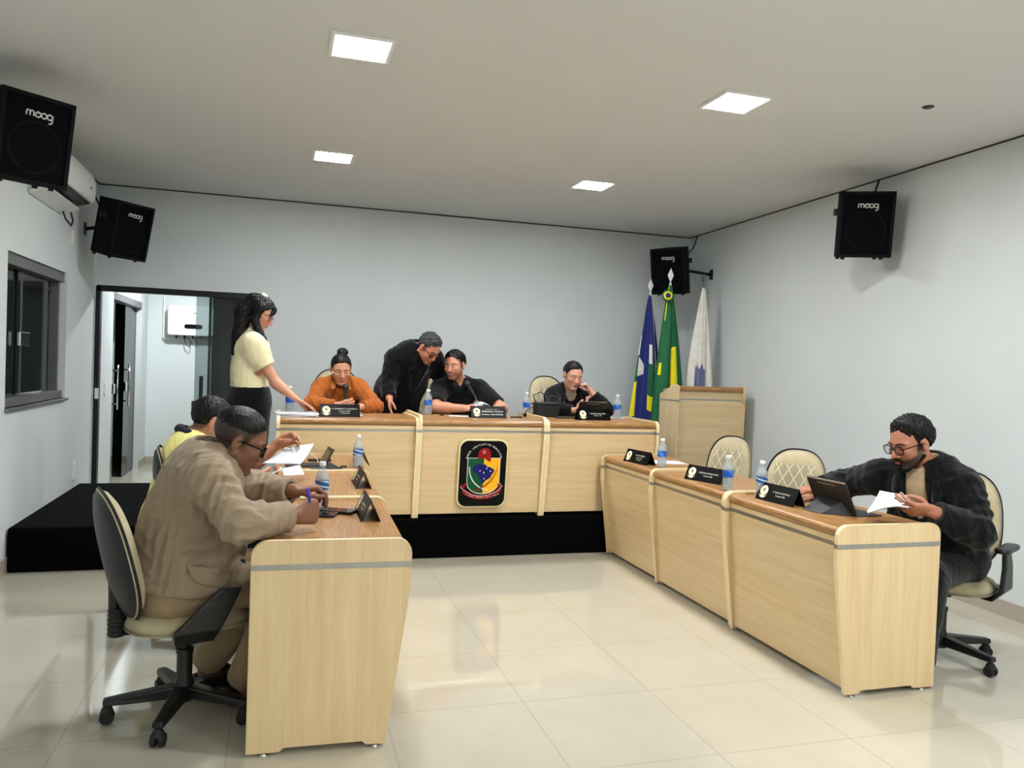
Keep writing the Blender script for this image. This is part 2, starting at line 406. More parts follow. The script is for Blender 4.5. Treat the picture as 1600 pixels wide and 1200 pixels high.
# ---------------------------------------------------------------- ceiling lamps
LAMP = 30.0
M['lamp'] = mat_lamp(LAMP); M['lamp_back'] = mat_lamp(24.0); M['lamp_front'] = mat_lamp(38.0)
def lamp(x, y, label):
    r = empty('ceiling_light', (x, y, CZ), label=label, cat='ceiling light', group='square ceiling lights')
    f = MB(); a, b_ = .155, .132
    for lo, hi in (((-a, -a), (a, -b_)), ((-a, b_), (a, a)), ((-a, -b_), (-b_, b_)), ((b_, -b_), (a, b_))): f.box((lo[0], lo[1], -.012), (hi[0], hi[1], .0))
    f.build('frame', M['white_matte'], r, bevel=.003)
    MB().box((-b_, -b_, -.009), (b_, b_, -.002)).build('diffuser', M['lamp_back' if y > 5 else 'lamp' if y > 3 else 'lamp_front'], r)
    return r
lamp(.345, 3.99, 'square lit ceiling panel at the top left of the picture, largest of the four')
lamp(2.45, 3.97, 'square lit ceiling panel at upper right, between the detector and the back panels')
lamp(.35, 6.19, 'smaller looking square lit ceiling panel far back, above the woman in the orange shirt')
lamp(2.49, 6.19, 'smaller looking square lit ceiling panel far back, above the right end of the head table')
for x in (.345, 2.45):
    for y in (1.77, -.45, -2.65):
        if x > 1 or y < -1: lamp(x, y, 'square lit ceiling panel outside the picture, further forward in the room')
r = empty('corridor_light', (-.9, 9.6, 2.7), label='round flush lamp on the corridor ceiling, just out of sight beyond the doorway', cat='ceiling light')
MB().lathe([(.12, -.03), (.14, 0)], (0, 0, 0)).build('frame', M['white_matte'], r)
t = NT('corridor_lamp_glow'); e = t.n('ShaderNodeEmission'); e.inputs['Strength'].default_value = 85; e.inputs['Color'].default_value = (.92, .97, 1, 1); t.l(e.outputs[0], t.out.inputs['Surface'])
MB().lathe([(.11, -.036), (.11, -.03)], (0, 0, 0)).build('diffuser', t.m, r)
d = MB().lathe([(.022, -.008), (.03, -.004), (.033, 0)], (3.474, 3.63, CZ)); tag(d.build('ceiling_detector', M['charcoal'], smooth=2), 'small grey round detector on the ceiling at upper right', 'detector')

# ---------------------------------------------------------------- inverter, AC, outlets
r = empty('inverter_box', (-1.385, CYB, 1.685), label='white wall-mounted electronics box with black display, on the corridor wall', cat='inverter')
MB().prism(rrect(0, 0, .55, .385, .03), -.17, -.02, XZ).build('casing', M['white_plastic'], r, bevel=.01)
MB().prism(rrect(.2, .09, .42, .145, .027), -.176, -.17, XZ).build('display', M['black_gloss'], r)
MB().box((.31, -.174, .285), (.34, -.1705, .295)).build('emblem_mark', M['charcoal'], r)
for x in (.1, .2, .3, .4, .5): MB().lathe([(.012, -.04), (.014, 0)], (x, -.09, 0), 10).build('connector', M['black_plastic'], r)
c = MB(); c.tube([(.2, -.09, -.03), (.21, -.09, -.12), (.26, -.1, -.15), (.28, -.1, -.08), (.24, -.1, -.02)], .006, 6); c.tube([(.32, -.09, -.03), (.33, -.09, -.07), (.36, -.05, -.09)], .006, 6)
c.build('cable', M['black_plastic'], r, smooth=True)
cd = MB(); cd.box((-.07, -.03, -.06), (-.055, -.0, 1.0)).box((-.07, -.03, -.06), (.5, 0, -.045)); cd.build('cable_duct', M['white_matte'], r)

r = empty('air_conditioner', (XL, 5.95, 2.50), label='white split air conditioner on the left wall behind the nearest loudspeaker', cat='air conditioner')
prof = [(0, .06), (0, .36), (.14, .36), (.19, .34), (.215, .28), (.213, .16), (.195, .115), (.185, .112), (.15, .10)]
MB().prism([(a, b) for a, b in prof], 0, 1.02, lambda a, b, t: (a, t, b)).build('casing', M['white_plastic'], r, bevel=.008, smooth=True)
MB().prism([(.0, .012), (.008, -.012), (.125, .040), (.118, .056)], .06, .9, lambda a, b, t: (a, t, b)).build('air_flap', M['white_plastic'], r, bevel=.002)
MB().prism([(.05, .062), (.182, .102), (.182, .112), (.05, .075)], .05, .97, lambda a, b, t: (a, t, b)).build('air_slot', M['dark_metal'], r)
MB().box((.214, .84, .2), (.217, .88, .212)).build('emblem_mark', M['charcoal'], r)
c = MB(); c.tube([(.03, .78, .03), (.05, .82, -.05), (.07, .9, -.09), (.06, 1.0, -.04), (.03, 1.04, .05), (.02, 1.05, .12)], .007, 6); c.build('cable', M['black_plastic'], r, smooth=True)

def outlet(name, loc, rot, w, h, label, cat, n=3):
    r = empty(name, loc, rot, label, cat)
    MB().prism(rrect(-w / 2, -h / 2, w / 2, h / 2, .006, 3), -.01, 0, XZ).build('face_plate', M['white_matte'], r, bevel=.002)
    for i in range(n): MB().box((-.013, -.0125, -h * .3 + i * h * .3 - .011), (.013, -.01, -h * .3 + i * h * .3 + .011)).build('socket_module', M['white_plastic'], r)
    return r
outlet('wall_outlet', (XL, 7.42, .42), PI / 2, .075, .15, 'white power outlet low on the left wall above the platform', 'power outlet')
outlet('wall_outlet', (.955, YB, 1.06), 0, .10, .12, 'white outlet plate on the back wall between the orange shirt and the dark suit', 'power outlet', 1)
outlet('wall_switch', (CXL, 8.55, 1.08), PI / 2, .075, .12, 'white switch plate on the bright wall just inside the corridor', 'light switch', 1)
outlet('junction_plate', (XL, 7.2, 2.36), PI / 2, .06, .13, 'small white junction plate on the left wall below the air conditioner', 'wall plate', 1)

# ---------------------------------------------------------------- desks
def panel_poly(D, H, z0=.012, r=.055, sl=.078):
    # side panel outline in (y,z): front edge slants in towards the floor, rounded top corners, cut-out at the foot
    p = [(sl, z0), (sl + .07, z0), (sl + .085, z0 + .014), (D - .13, z0 + .014), (D - .115, z0), (D, z0)]
    for k in range(7):
        a = PI / 2 * k / 6; p.append((D - r + r * math.cos(a), H - r + r * math.sin(a)))
    for k in range(7):
        a = PI / 2 + PI / 2 * k / 6; p.append((r + r * math.cos(a), H - r + r * math.sin(a)))
    p.append((0.0, H - .17))
    return p
def front_y(z, H, sl=.078):
    t = max(0, (H - .17 - z) / (H - .17)); return sl * t
def desk(name, L, D, H, loc, rz, label, group, lift=(0, 0), z0=.012, feet=True, thick=.022, grain=('maple_x', 'maple_z')):
    r = empty(name, loc, rz, label, 'desk', group)
    zs = H - .105
    def side(x0, up):
        m = MB(); m.prism(panel_poly(D, H + up, z0), x0, x0 + thick, YZ); o = m.build('side_panel', M[grain[1]], r, bevel=.0015)
        e = MB(); P = panel_poly(D + .0006, H + up + .0006, z0); n = len(P)   # pale edging all round the board
        vs = []
        for (a, b) in P: vs += [(x0 - .0007, a, b), (x0 + thick + .0007, a, b)]
        e2 = MB()
        pts = P[5:] + [P[0]]
        for i in range(len(pts) - 1):
            (a0, b0), (a1, b1) = pts[i], pts[i + 1]
            d = V((a1 - a0, b1 - b0)); 
            if d.length < 1e-6: continue
            nn = V((d.y, -d.x)).normalized() * .0012
            e2.add([(x0 - .0006, a0, b0), (x0 + thick + .0006, a0, b0), (x0 + thick + .0006, a1, b1), (x0 - .0006, a1, b1),
                    (x0 - .0006, a0 + nn.x, b0 + nn.y), (x0 + thick + .0006, a0 + nn.x, b0 + nn.y), (x0 + thick + .0006, a1 + nn.x, b1 + nn.y), (x0 - .0006, a1 + nn.x, b1 + nn.y)],
                   [(0, 1, 2, 3), (7, 6, 5, 4), (0, 4, 5, 1), (2, 6, 7, 3), (1, 5, 6, 2), (0, 3, 7, 4)])
        e2.build('edge_band', M['edge_band'], o)
        s = MB(); za, zb = zs, zs + .02
        s.prism([(front_y(za, H) - .0018, za), (D + .0018, za), (D + .0018, zb), (front_y(zb, H) - .0018, zb)], x0 - .0016, x0 + thick + .0016, YZ)
        s.build('metal_strip', M['strip'], o)
        return o
    side(0, lift[0]); side(L - thick, lift[1])
    xa, xb = thick, L - thick
    # top with a rolled front edge
    T = H - .012; pr = [(D - .03, T), (.045, T)]
    for k in range(1, 8):
        a = PI / 2 + PI * k / 8 * .94; pr.append((.040 + .022 * math.cos(a), T - .023 + .023 * math.sin(a)))
    pr += [(.05, T - .046), (.05, T - .03), (D - .03, T - .03)]
    MB().prism(pr, xa, xb, YZ).build('desk_top', M['oak_x'], r, smooth=2, bevel=0)
    fy = .035
    MB().prism([(fy, zs + .02), (fy + .018, zs + .02), (fy + .018, T - .046), (fy, T - .046)], xa, xb, YZ).build('upper_rail', M[grain[0]], r)
    MB().prism([(fy + .004, zs), (fy + .018, zs), (fy + .018, zs + .02), (fy + .004, zs + .02)], xa, xb, YZ).build('metal_strip', M['strip'], r)
    MB().prism([(fy + .056, .03), (fy + .074, .03), (fy + .018, zs), (fy, zs)], xa, xb, YZ).build('front_panel', M[grain[0]], r)
    MB().prism([(fy + .02, T - .05), (fy + .04, T - .05), (fy + .04, T - .14), (fy + .02, T - .14)], xa, xb, YZ).box((xa, D - .1, T - .12), (xb, D - .08, T - .03)).build('apron', M[grain[0]], r)
    if feet:
        for x in (thick / 2, L - thick / 2):
            for y in (.115, D - .06):
                MB().lathe([(.017, 0), (.018, .004), (.006, .008), (.006, z0 + .004)], (x, y, 0), 14).build('levelling_foot', M['steel'], r, smooth=True)
    return r
SD, SH = .575, .785
gl = 'maple and brown side desks, left row'
dl = math.radians(90 - 1.6)
for (x, y, L, lab) in ((.500, 2.92, .925, 'nearest light wood desk of the left row, where the man in tan writes'),
                       (.527, 3.855, .92, 'middle light wood desk of the left row, behind the nearest left desk'),
                       (.5535, 4.785, .862, 'farthest light wood desk of the left row, against the platform')):
    desk('side_desk', L, SD, SH, (x, y, 0), dl, lab, gl)
gr = 'maple and brown side desks, right row'
dr = math.radians(-90 + .4)
for (x, y, L, lab) in ((2.418, 3.865, .935, 'nearest light wood desk of the right row, where the bearded man reads'),
                       (2.425, 4.805, .92, 'middle light wood desk of the right row, with two water bottles on it'),
                       (2.432, 5.655, .845, 'farthest light wood desk of the right row, touching the platform')):
    desk('side_desk', L, SD, SH, (x, y, 0), dr, lab, gr)
gm = 'raised head table desks'
MY = 5.672; MD = .695
desk('head_desk', 1.0, MD, .752, (-.005, MY, PLZ), 0, 'left light wood unit of the head table, in front of the woman in orange', gm, z0=.004, feet=False, lift=(0, 0))
desk('head_desk', .985, MD, .752, (.997, MY, PLZ), 0, 'centre light wood unit of the head table carrying the black crest plaque', gm, z0=.004, feet=False, lift=(.02, .02))
desk('head_desk', .95, MD, .752, (1.984, MY, PLZ), 0, 'right light wood unit of the head table, in front of the woman resting her cheek', gm, z0=.004, feet=False, lift=(0, 0))

# lectern
r = empty('lectern', (3.60, 6.62, PLZ), math.radians(0), 'tall light wood lectern beside the flags, at the right end of the platform', 'lectern')
LW, LDp, LH = .735, .36, 1.04
def lect_poly(D, H, r_=.04):
    p = [(.02, .004), (D, .004), (D, H - .10)]
    for k in range(5):
        a = PI / 2 * k / 4 ; p.append((.12 + .02 * math.cos(a), H - .02 + .02 * math.sin(a) - .0))
    for k in range(5):
        a = PI / 2 + PI / 2 * k / 4; p.append((r_ + r_ * math.cos(a), H - r_ + r_ * math.sin(a)))
    return p
for x in (0, LW - .022):
    o = MB().prism(lect_poly(LDp, LH), x, x + .022, YZ).build('side_panel', M['maple_z'], r, bevel=.0015)
    MB().prism([(.0, LH - .16), (LDp + .001, LH - .16), (LDp + .001, LH - .145), (-.0015, LH - .145)], x - .001, x + .023, YZ).build('metal_strip', M['strip'], o)
MB().prism([(.02, LH - .012), (.03, LH - .01), (LDp - .02, LH - .05), (LDp - .02, LH - .075), (.03, LH - .062), (.018, LH - .06), (.014, LH - .035)], .022, LW - .022, YZ).build('reading_top', M['oak_x'], r, bevel=.004)
MB().box((.022, .035, LH - .13), (LW - .022, .053, LH - .06)).build('upper_rail', M['maple_x'], r)
MB().box((.022, .039, LH - .145), (LW - .022, .053, LH - .13)).build('metal_strip', M['strip'], r)
MB().prism([(.045, .02), (.063, .02), (.053, LH - .145), (.035, LH - .145)], .022, LW - .022, YZ).build('front_panel', M['maple_x'], r)

# ---------------------------------------------------------------- crest plaque on the centre desk
def ribbon(pts, w, t0, t1, mb, f=XZ):
    n = len(pts); L = []; R = []
    for i in range(n):
        a = V(pts[max(i - 1, 0)]); b = V(pts[min(i + 1, n - 1)]); d = (b - a).normalized(); q = V((-d.y, d.x))
        ww = w[i] if isinstance(w, (list, tuple)) else w
        L.append(tuple(V(pts[i]) + q * ww / 2)); R.append(tuple(V(pts[i]) - q * ww / 2))
    vs = []; fs = []
    for i in range(n): vs += [f(*L[i], t0), f(*R[i], t0), f(*L[i], t1), f(*R[i], t1)]
    for i in range(n - 1):
        a = 4 * i; b = a + 4
        fs += [(a, b, b + 1, a + 1), (a + 2, a + 3, b + 3, b + 2), (a, a + 2, b + 2, b), (a + 1, b + 1, b + 3, a + 3)]
    fs += [(0, 1, 3, 2), (4 * n - 4, 4 * n - 2, 4 * n - 1, 4 * n - 3)]
    mb.add(vs, fs); return mb
tilt = math.atan2(.056, .617)
pq = empty('crest_plaque', (1.493, MY + .079, PLZ + .080), (-(-tilt), 0, 0), 'black crest plaque with green and yellow shield and country map, on the centre desk front', 'plaque')
PW, PH = .385, .525
MB().prism(rrect(-PW / 2, 0, PW / 2, PH, .07, 8), -.022, -.002, XZ).build('edge_rim', M['gold'], pq, bevel=.003)
bp = MB().prism(rrect(-PW / 2 + .012, .012, PW / 2 - .012, PH - .012, .062, 8), -.026, -.021, XZ).build('back_board', M['em_black'], pq)
def ez(px, py):  # plaque picture coordinates (zoomed photo) -> plaque local x,z
    return ((px - 805) / 540 * PW, (1120 - py) / 840 * PH)
def epoly(pts, t0, t1, mat, name):
    return MB().prism([ez(*p) for p in pts], t0, t1, XZ).build(name, mat, pq)
lx, rx_, mx = 640, 985, 812
lo = [(lx, 510), (lx, 800), (652, 860), (690, 905), (740, 932), (mx - 14, 942), (mx, 942), (mx, 510)]
epoly([(lx - 6, 505), (lx - 6, 800), (646, 868), (690, 915), (740, 942), (mx, 953), (885, 940), (930, 915), (972, 868), (rx_ + 6, 800), (rx_ + 6, 505)], -.0275, -.0262, M['em_white'], 'shield_outline')
epoly([(lx, 511), (lx, 800), (652, 860), (690, 905), (740, 932), (mx, 943), (mx, 511)], -.0285, -.027, M['em_green'], 'shield_field')
epoly([(mx, 511), (mx, 943), (885, 932), (932, 905), (970, 860), (rx_, 800), (rx_, 511)], -.0285, -.027, M['em_yellow'], 'shield_field')
bra = [(690, 640), (700, 600), (735, 592), (745, 578), (772, 575), (785, 590), (812, 582), (838, 592), (842, 610), (880, 618), (905, 632), (930, 655), (922, 685), (900, 710), (892, 745), (862, 768), (835, 785), (820, 812), (800, 822), (785, 805), (795, 785), (775, 762), (768, 735), (752, 720), (742, 695), (722, 682), (700, 672)]
epoly(bra, -.0305, -.0283, M['em_blue'], 'country_map')
s_ = MB()
for (px, py) in ((845, 632), (773, 663), (815, 685), (886, 667), (820, 760)):
    x, z = ez(px, py); P = [(x + (.0075 if k % 2 == 0 else .0032) * math.sin(k * PI / 5), z + (.0075 if k % 2 == 0 else .0032) * math.cos(k * PI / 5)) for k in range(10)]
    s_.prism(P, -.0315, -.030, XZ)
s_.build('map_star', M['em_white'], pq)
epoly([(740, 512), (745, 470), (738, 462), (752, 448), (752, 425), (775, 398), (805, 385), (835, 383), (862, 398), (880, 430), (885, 470), (882, 552), (850, 540), (820, 512)], -.0305, -.0283, M['em_red'], 'liberty_cap')
x, z = ez(808, 433); MB().add([(x + (.0115 if j else .0085) * math.cos(k * PI / 8), -.031, z + (.0115 if j else .0085) * math.sin(k * PI / 8)) for k in range(16) for j in (0, 1)],
    [(2 * k, 2 * k + 1, (2 * k + 3) % 32, (2 * k + 2) % 32) for k in range(16)]).build('cap_ring', M['em_white'], pq)
arc = lambda P, n=14: [tuple((1 - t) ** 2 * V(P[0]) + 2 * t * (1 - t) * V(P[1]) + t * t * V(P[2])) for t in [i / n for i in range(n + 1)]]
ribbon([ez(*p) for p in arc([(655, 615), (660, 840), (865, 905)])], [.006 + .003 * i / 14 for i in range(15)], -.033, -.0315, MB()).build('white_blade', M['em_white'], pq)
ribbon([ez(*p) for p in arc([(958, 620), (935, 820), (722, 905)])], [.0035 + .006 * i / 14 for i in range(15)], -.035, -.0335, MB()).build('red_blade', M['em_red'], pq)
rb = MB(); ribbon([ez(*p) for p in [(600, 905), (640, 940), (690, 970), (750, 988), (805, 992), (865, 985), (925, 962), (970, 935), (1005, 890)]], .030, -.0295, -.0275, rb)
ribbon([ez(*p) for p in [(575, 835), (600, 870), (625, 820)]], .02, -.0290, -.0275, rb); ribbon([ez(*p) for p in [(985, 820), (1000, 870), (1024, 850)]], .02, -.0290, -.0275, rb)
rb.build('motto_ribbon', M['em_red'], pq)
rb = MB(); ribbon([ez(*p) for p in [(570, 862), (598, 892), (640, 922), (690, 952), (750, 970), (805, 974), (865, 967), (925, 944), (970, 915), (1010, 880), (1024, 850), (985, 808)]], .003, -.0305, -.0292, rb)
rb.build('ribbon_outline', M['em_white'], pq)
def arc_text(txt, cx, cz, R, a0, a1, size, mat, parent, name, y, flip=False, w=1):
    m = MB(); n = len(txt)
    for i, ch in enumerate(txt):
        if ch == ' ': continue
        a = math.radians(a0 + (a1 - a0) * i / (n - 1)); vs, fs = text_mesh(ch, size, .0006)
        rot = a - PI / 2 if not flip else a + PI / 2
        px, pz = cx + R * math.cos(a), cz + R * math.sin(a); c, s = math.cos(rot), math.sin(rot)
        m.add([(px + (vx * w * c - vy * s), y - vz, pz + (vx * w * s + vy * c)) for vx, vy, vz in vs], fs)
    return m.build(name, mat, parent)
ccx, ccz = ez(812, 545)
arc_text('PODER LEGISLATIVO MUNICIPAL', ccx, ccz - .008, .130, 167, 13, .0195, M['em_white'], pq, 'arched_lettering', -.0272)
arc_text('O PODER UNIDO É MAIS FORTE', ccx, ez(812, 500)[1] + .02, ez(812, 500)[1] + .02 - ez(812, 999)[1], 247, 293, .0115, M['em_white'], pq, 'motto_lettering', -.0303, flip=True)

# ---------------------------------------------------------------- loudspeakers
def speaker(loc, rz, tilt_, label, arm, W=.38, Hh=.475, Dp=.30):
    r = empty('loudspeaker', loc, (tilt_, 0, rz), label, 'loudspeaker', 'wall loudspeakers')
    r.rotation_mode = 'XYZ'
    a, b_ = W / 2, W / 2 * .62
    poly = [(-a, -Dp / 2), (a, -Dp / 2), (a, -Dp / 2 + .07), (b_, Dp / 2), (-b_, Dp / 2), (-a, -Dp / 2 + .07)]
    MB().prism(poly, -Hh / 2, Hh / 2, XY).build('cabinet', M['cabinet'], r, bevel=.012, bseg=3)
    MB().box((-a + .02, -Dp / 2 - .002, -Hh / 2 + .02), (a - .02, -Dp / 2 + .004, Hh / 2 - .02)).build('grille', M['grille'], r)
    rm = MB(); y0_, y1_ = -Dp / 2 - .014, -Dp / 2 + .004; c_ = .024
    rm.box((-a, y0_, -Hh / 2), (a, y1_, -Hh / 2 + c_)).box((-a, y0_, Hh / 2 - c_), (a, y1_, Hh / 2)).box((-a, y0_, -Hh / 2 + c_), (-a + c_, y1_, Hh / 2 - c_)).box((a - c_, y0_, -Hh / 2 + c_), (a, y1_, Hh / 2 - c_))
    rm.build('front_rim', M['cabinet'], r, bevel=.004)
    MB().lathe([(.13, 0), (.135, .0012), (.14, 0)], (0, -Dp / 2 - .0035, -.04), 40, ax=(0, -1, 0), cap=False).build('driver_ring', M['cabinet'], r)
    # logo: m o o g drawn with a rounded double stroke
    lg = MB(); h = .017; y = -Dp / 2 - .007; x = -.062; z = .135
    def st_(pts, off=0): 
        lg.tube([(x + px * h, y + .0025, z + pz * h) for px, pz in pts], .0042, 6)
    ring = lambda cx, cz, rr, a0=0, a1=360, n=16: [(cx + rr * math.cos(math.radians(a0 + (a1 - a0) * i / n)), cz + rr * math.sin(math.radians(a0 + (a1 - a0) * i / n))) for i in range(n + 1)]
    st_([(0, -.8), (0, .2)] + ring(.55, .25, .55, 180, 0, 8) + [(1.1, -.8)]); st_([(1.1, .2)] + ring(1.65, .25, .55, 180, 0, 8) + [(2.2, -.8)])
    st_(ring(3.5, 0, .8)); st_(ring(5.3, 0, .8)); st_([(3.5, .8), (3.5, .25)])
    st_(ring(7.1, 0, .8)); st_([(7.95, .7), (7.95, -1.2)] + ring(7.15, -1.2, .8, 0, -110, 6)); 
    lg.build('logo_lettering', M['logo'], r, smooth=True)
    for sx in (-1, 1):
        for yy in (-.1, .08): MB().lathe([(.013, -.016), (.016, 0)], (sx * a * .7, yy, -Hh / 2), 10).build('rubber_foot', M['rubber'], r)
    for sx in (-1, 1): MB().box((sx * a * .93 - .02, -.06, .07), (sx * a * .93 + .02, .03, .12)).build('handle_cup', M['rubber'], r, bevel=.004)
    bpy.context.view_layer.update()
    inv = r.matrix_world.inverted()
    br = MB(); p1 = inv @ V(arm[0]); p0 = V((0, Dp / 2 - .02, 0))
    n_ = V(arm[1]); 
    br.tube([p0, p1], .016, 8); brk = br.build('wall_bracket', M['dark_metal'], r, smooth=True)
    pl = MB(); nl = (inv.to_3x3() @ n_).normalized(); zl = (inv.to_3x3() @ V((0, 0, 1))).normalized(); s1 = nl.cross(zl)
    vs = [p1 + s1 * sx * .03 + zl * sz * .055 + nl * t for t in (0, .012) for sx, sz in ((-1, -1), (1, -1), (1, 1), (-1, 1))]
    pl.add(vs, [(0, 1, 2, 3), (7, 6, 5, 4), (0, 4, 5, 1), (1, 5, 6, 2), (2, 6, 7, 3), (3, 7, 4, 0)]); pl.build('mounting_plate', M['dark_metal'], brk)
    cb = MB(); q0 = inv @ V(arm[2]); q1 = p0 + V((0, 0, .06)); 
    cb.tube([q0, q0.lerp(q1, .35) + V((.02, .02, -.03)), q0.lerp(q1, .75) + V((0, .03, -.02)), q1], .007, 6); cb.build('cable', M['rubber'], r, smooth=True)
    return r
M['grille'] = plain('black_grille_cloth', sc(7, 9, 14), .7, var=.25, scale=900, bump=.5, bscale=1200, Specular_IOR_Level=.06)
R_ = math.radians
speaker((-1.40, 4.97, 2.605), R_(41), R_(10), 'black loudspeaker nearest the camera, high on the left wall in front of the air conditioner', ((XL, 5.05, 2.62), (1, 0, 0), (XL + .02, 4.85, 2.99)))
speaker((-1.35, 7.45, 2.50), R_(52), R_(12), 'black loudspeaker in the back left corner above the door opening', ((XL, 7.62, 2.50), (1, 0, 0), (XL + .02, 7.5, 2.97)))
speaker((3.98, 7.52, 2.525), R_(-50), R_(12), 'black loudspeaker in the back right corner above the flags', ((xr(7.6), 7.60, 2.52), (-1, 0, 0), (4.44, 7.86, 2.98)))
speaker((4.15, 4.93, 2.60), R_(-27), R_(9), 'black loudspeaker alone on the right wall near the ceiling', ((xr(5.05), 5.05, 2.62), (-1, 0, 0), (4.36, 5.0, 2.98)))

# ---------------------------------------------------------------- flags
def flag(loc, zt, zb, r0, r1, folds, colorf, mats, label, finial, side=0, ph=0.):
    r = empty('flag', loc, 0, label, 'flag', 'flags on poles')
    MB().tube([(0, 0, .05), (0, 0, zt + .02)], .011, 10).build('pole', M['chrome'] if side else M['white_matte'], r, smooth=True)
    def f(u, v):
        a = u * 2 * PI; z = zt - (zt - zb) * v; k = r0 + (r1 - r0) * (v ** .75)
        rr = k * (1 + .26 * math.sin(folds * a + ph + 1.2 * v) * min(1, v * 3) + .1 * math.sin((folds * 2 + 1) * a + 3 * v))
        return (rr * math.cos(a), rr * .62 * math.sin(a), z + (.05 * math.sin(2 * a + ph) + .02 * math.sin(5 * a)) * v)
    m = MB(); nu, nv = 144, 110; m.grid(f, nu, nv, closeu=True)
    m.mi = [colorf((i + .5) / nu, (j + .5) / nv) for j in range(nv) for i in range(nu)]
    m.build('flag_cloth', None, r, smooth=True, mats=mats, fix=True)
    fz = zt + .02
    q = MB(); w_, h_ = .034, .15
    q.add([(0, 0, fz), (-w_, 0, fz + h_ * .5), (0, 0, fz + h_), (w_, 0, fz + h_ * .5), (0, -.006, fz + h_ * .5), (0, .006, fz + h_ * .5)],
          [(0, 3, 4), (3, 2, 4), (2, 1, 4), (1, 0, 4), (3, 0, 5), (2, 3, 5), (1, 2, 5), (0, 1, 5)])
    q.build('spear_finial', finial, r)
    MB().lathe([(.16, 0), (.16, .02), (.04, .045), (.02, .06)], (0, 0, 0), 28).build('pole_base', M['dark_metal'], r, smooth=2)
    return r
def fab(n, c): 
    m = plain(n, c, .75, var=.06, bump=.1, bscale=500); return m
FB, FG, FY, FW, FP = fab('flag_blue', sc(20, 34, 112)), fab('flag_green', sc(0, 96, 52)), fab('flag_yellow', sc(240, 226, 10)), fab('flag_white', sc(234, 232, 222)), fab('flag_slate', sc(108, 112, 150))
def A(u): return (u * 360) % 360     # 270 faces the camera
def c_blue(u, v):
    a = A(u)
    if 312 < a < 350 and v < .62: return 3
    if a < 206 and a > 150:
        if .28 < v < .42: return 3
        if .42 <= v < .60: return 1
        if .60 <= v < .84: return 2
        if v >= .84: return 1
    if 206 <= a < 226 and .44 < v < .56 and (a - 206) < (v - .43) * 240: return 3
    if 262 < a < 278 and .34 < v < .46: return 3
    if 258 < a < 288 and .46 <= v < .68: return 1
    if 258 < a < 282 and .68 <= v < .78: return 2
    return 0
def c_green(u, v):
    a = A(u)
    if 278 + 4 * math.sin(v * 9) < a < 326 and .36 < v < .72: return 2
    if 196 < a < 224 and .47 < v < .55: return 2
    if 200 < a < 222 and v < .22: return 2
    return 1
def c_white(u, v):
    a = A(u)
    if 205 < a < 292 and v > .50 - .02 * math.sin(a * .2): return 4
    return 3
ms = [FB, FG, FY, FW, FP]
flag((3.735, 7.55, PLZ), 2.255 - PLZ, .70 - PLZ, .012, .175, 4, c_blue, ms, 'blue, green, yellow and white flag hanging furled on the leftmost pole', M['white_matte'])
g = flag((3.76, 7.16, PLZ), 2.325 - PLZ, .62 - PLZ, .014, .185, 3, c_green, ms, 'green and yellow flag hanging furled on the middle pole in front of the loudspeaker', M['white_matte'], ph=1.2)
ro = MB()
for k, (rr, mt) in enumerate(((.062, 0), (.045, 1), (.026, 2))): 
    ro.cur = mt; n0 = len(ro.f); ro.lathe([(rr * .3, .002 + k * .006), (rr * .9, .006 + k * .006), (rr, .0 + k * .006), (rr * .5, -.004)], (-.045, -.045, 1.92), 20, ax=(-.35, -1, .1)); 
ro.build('rosette', None, g, smooth=True, mats=[FG, FY, FB])
flag((4.175, 7.22, PLZ), 2.33 - PLZ, .75 - PLZ, .012, .155, 4, c_white, ms, 'white flag with a slate blue patch hanging furled behind the lectern', M['glass_clear'], side=1, ph=2.2)
tag(MB().box((3.38, 6.98, PLZ), (3.58, 7.18, .665)).build('equipment_case', M['carpet'], bevel=.01), 'black case standing between the head table and the lectern, under the flags', 'case')

# ---------------------------------------------------------------- swivel chairs
def oval(u, w, h, e, tp=.0):
    a = 2 * PI * u; c, s = math.cos(a), math.sin(a); e_ = 2 / e
    x = w * math.copysign(abs(c) ** e_, c); z = h * math.copysign(abs(s) ** e_, s)
    x *= 1 - tp * (z / h + 1) / 2
    return x, z
def pillow(w, h, th, e, tp, parent, name, mat, mat_axis='xz', dome=.6, n=48, m=10, back=0, curve=0, lip=0):
    """cushion: outline in xz, bulging towards -y; back side flat/curved"""
    def f(u, v):
        # v 0..1 : 0 back centre -> .5 rim -> 1 front centre
        x1, z1 = oval(u, w, h, e, tp)
        if v < .5: k = v * 2; y = back
        else: k = (1 - v) * 2; y = -th * (1 - k ** 5) ** dome
        if v < .5: y = back * (1 - k ** 4)
        x, z = x1 * k, z1 * k
        return (x, y + curve * ((x / w) ** 2), z)
    mb = MB(); mb.grid(f, n, m * 2, closeu=True)
    return mb, name, mat, parent
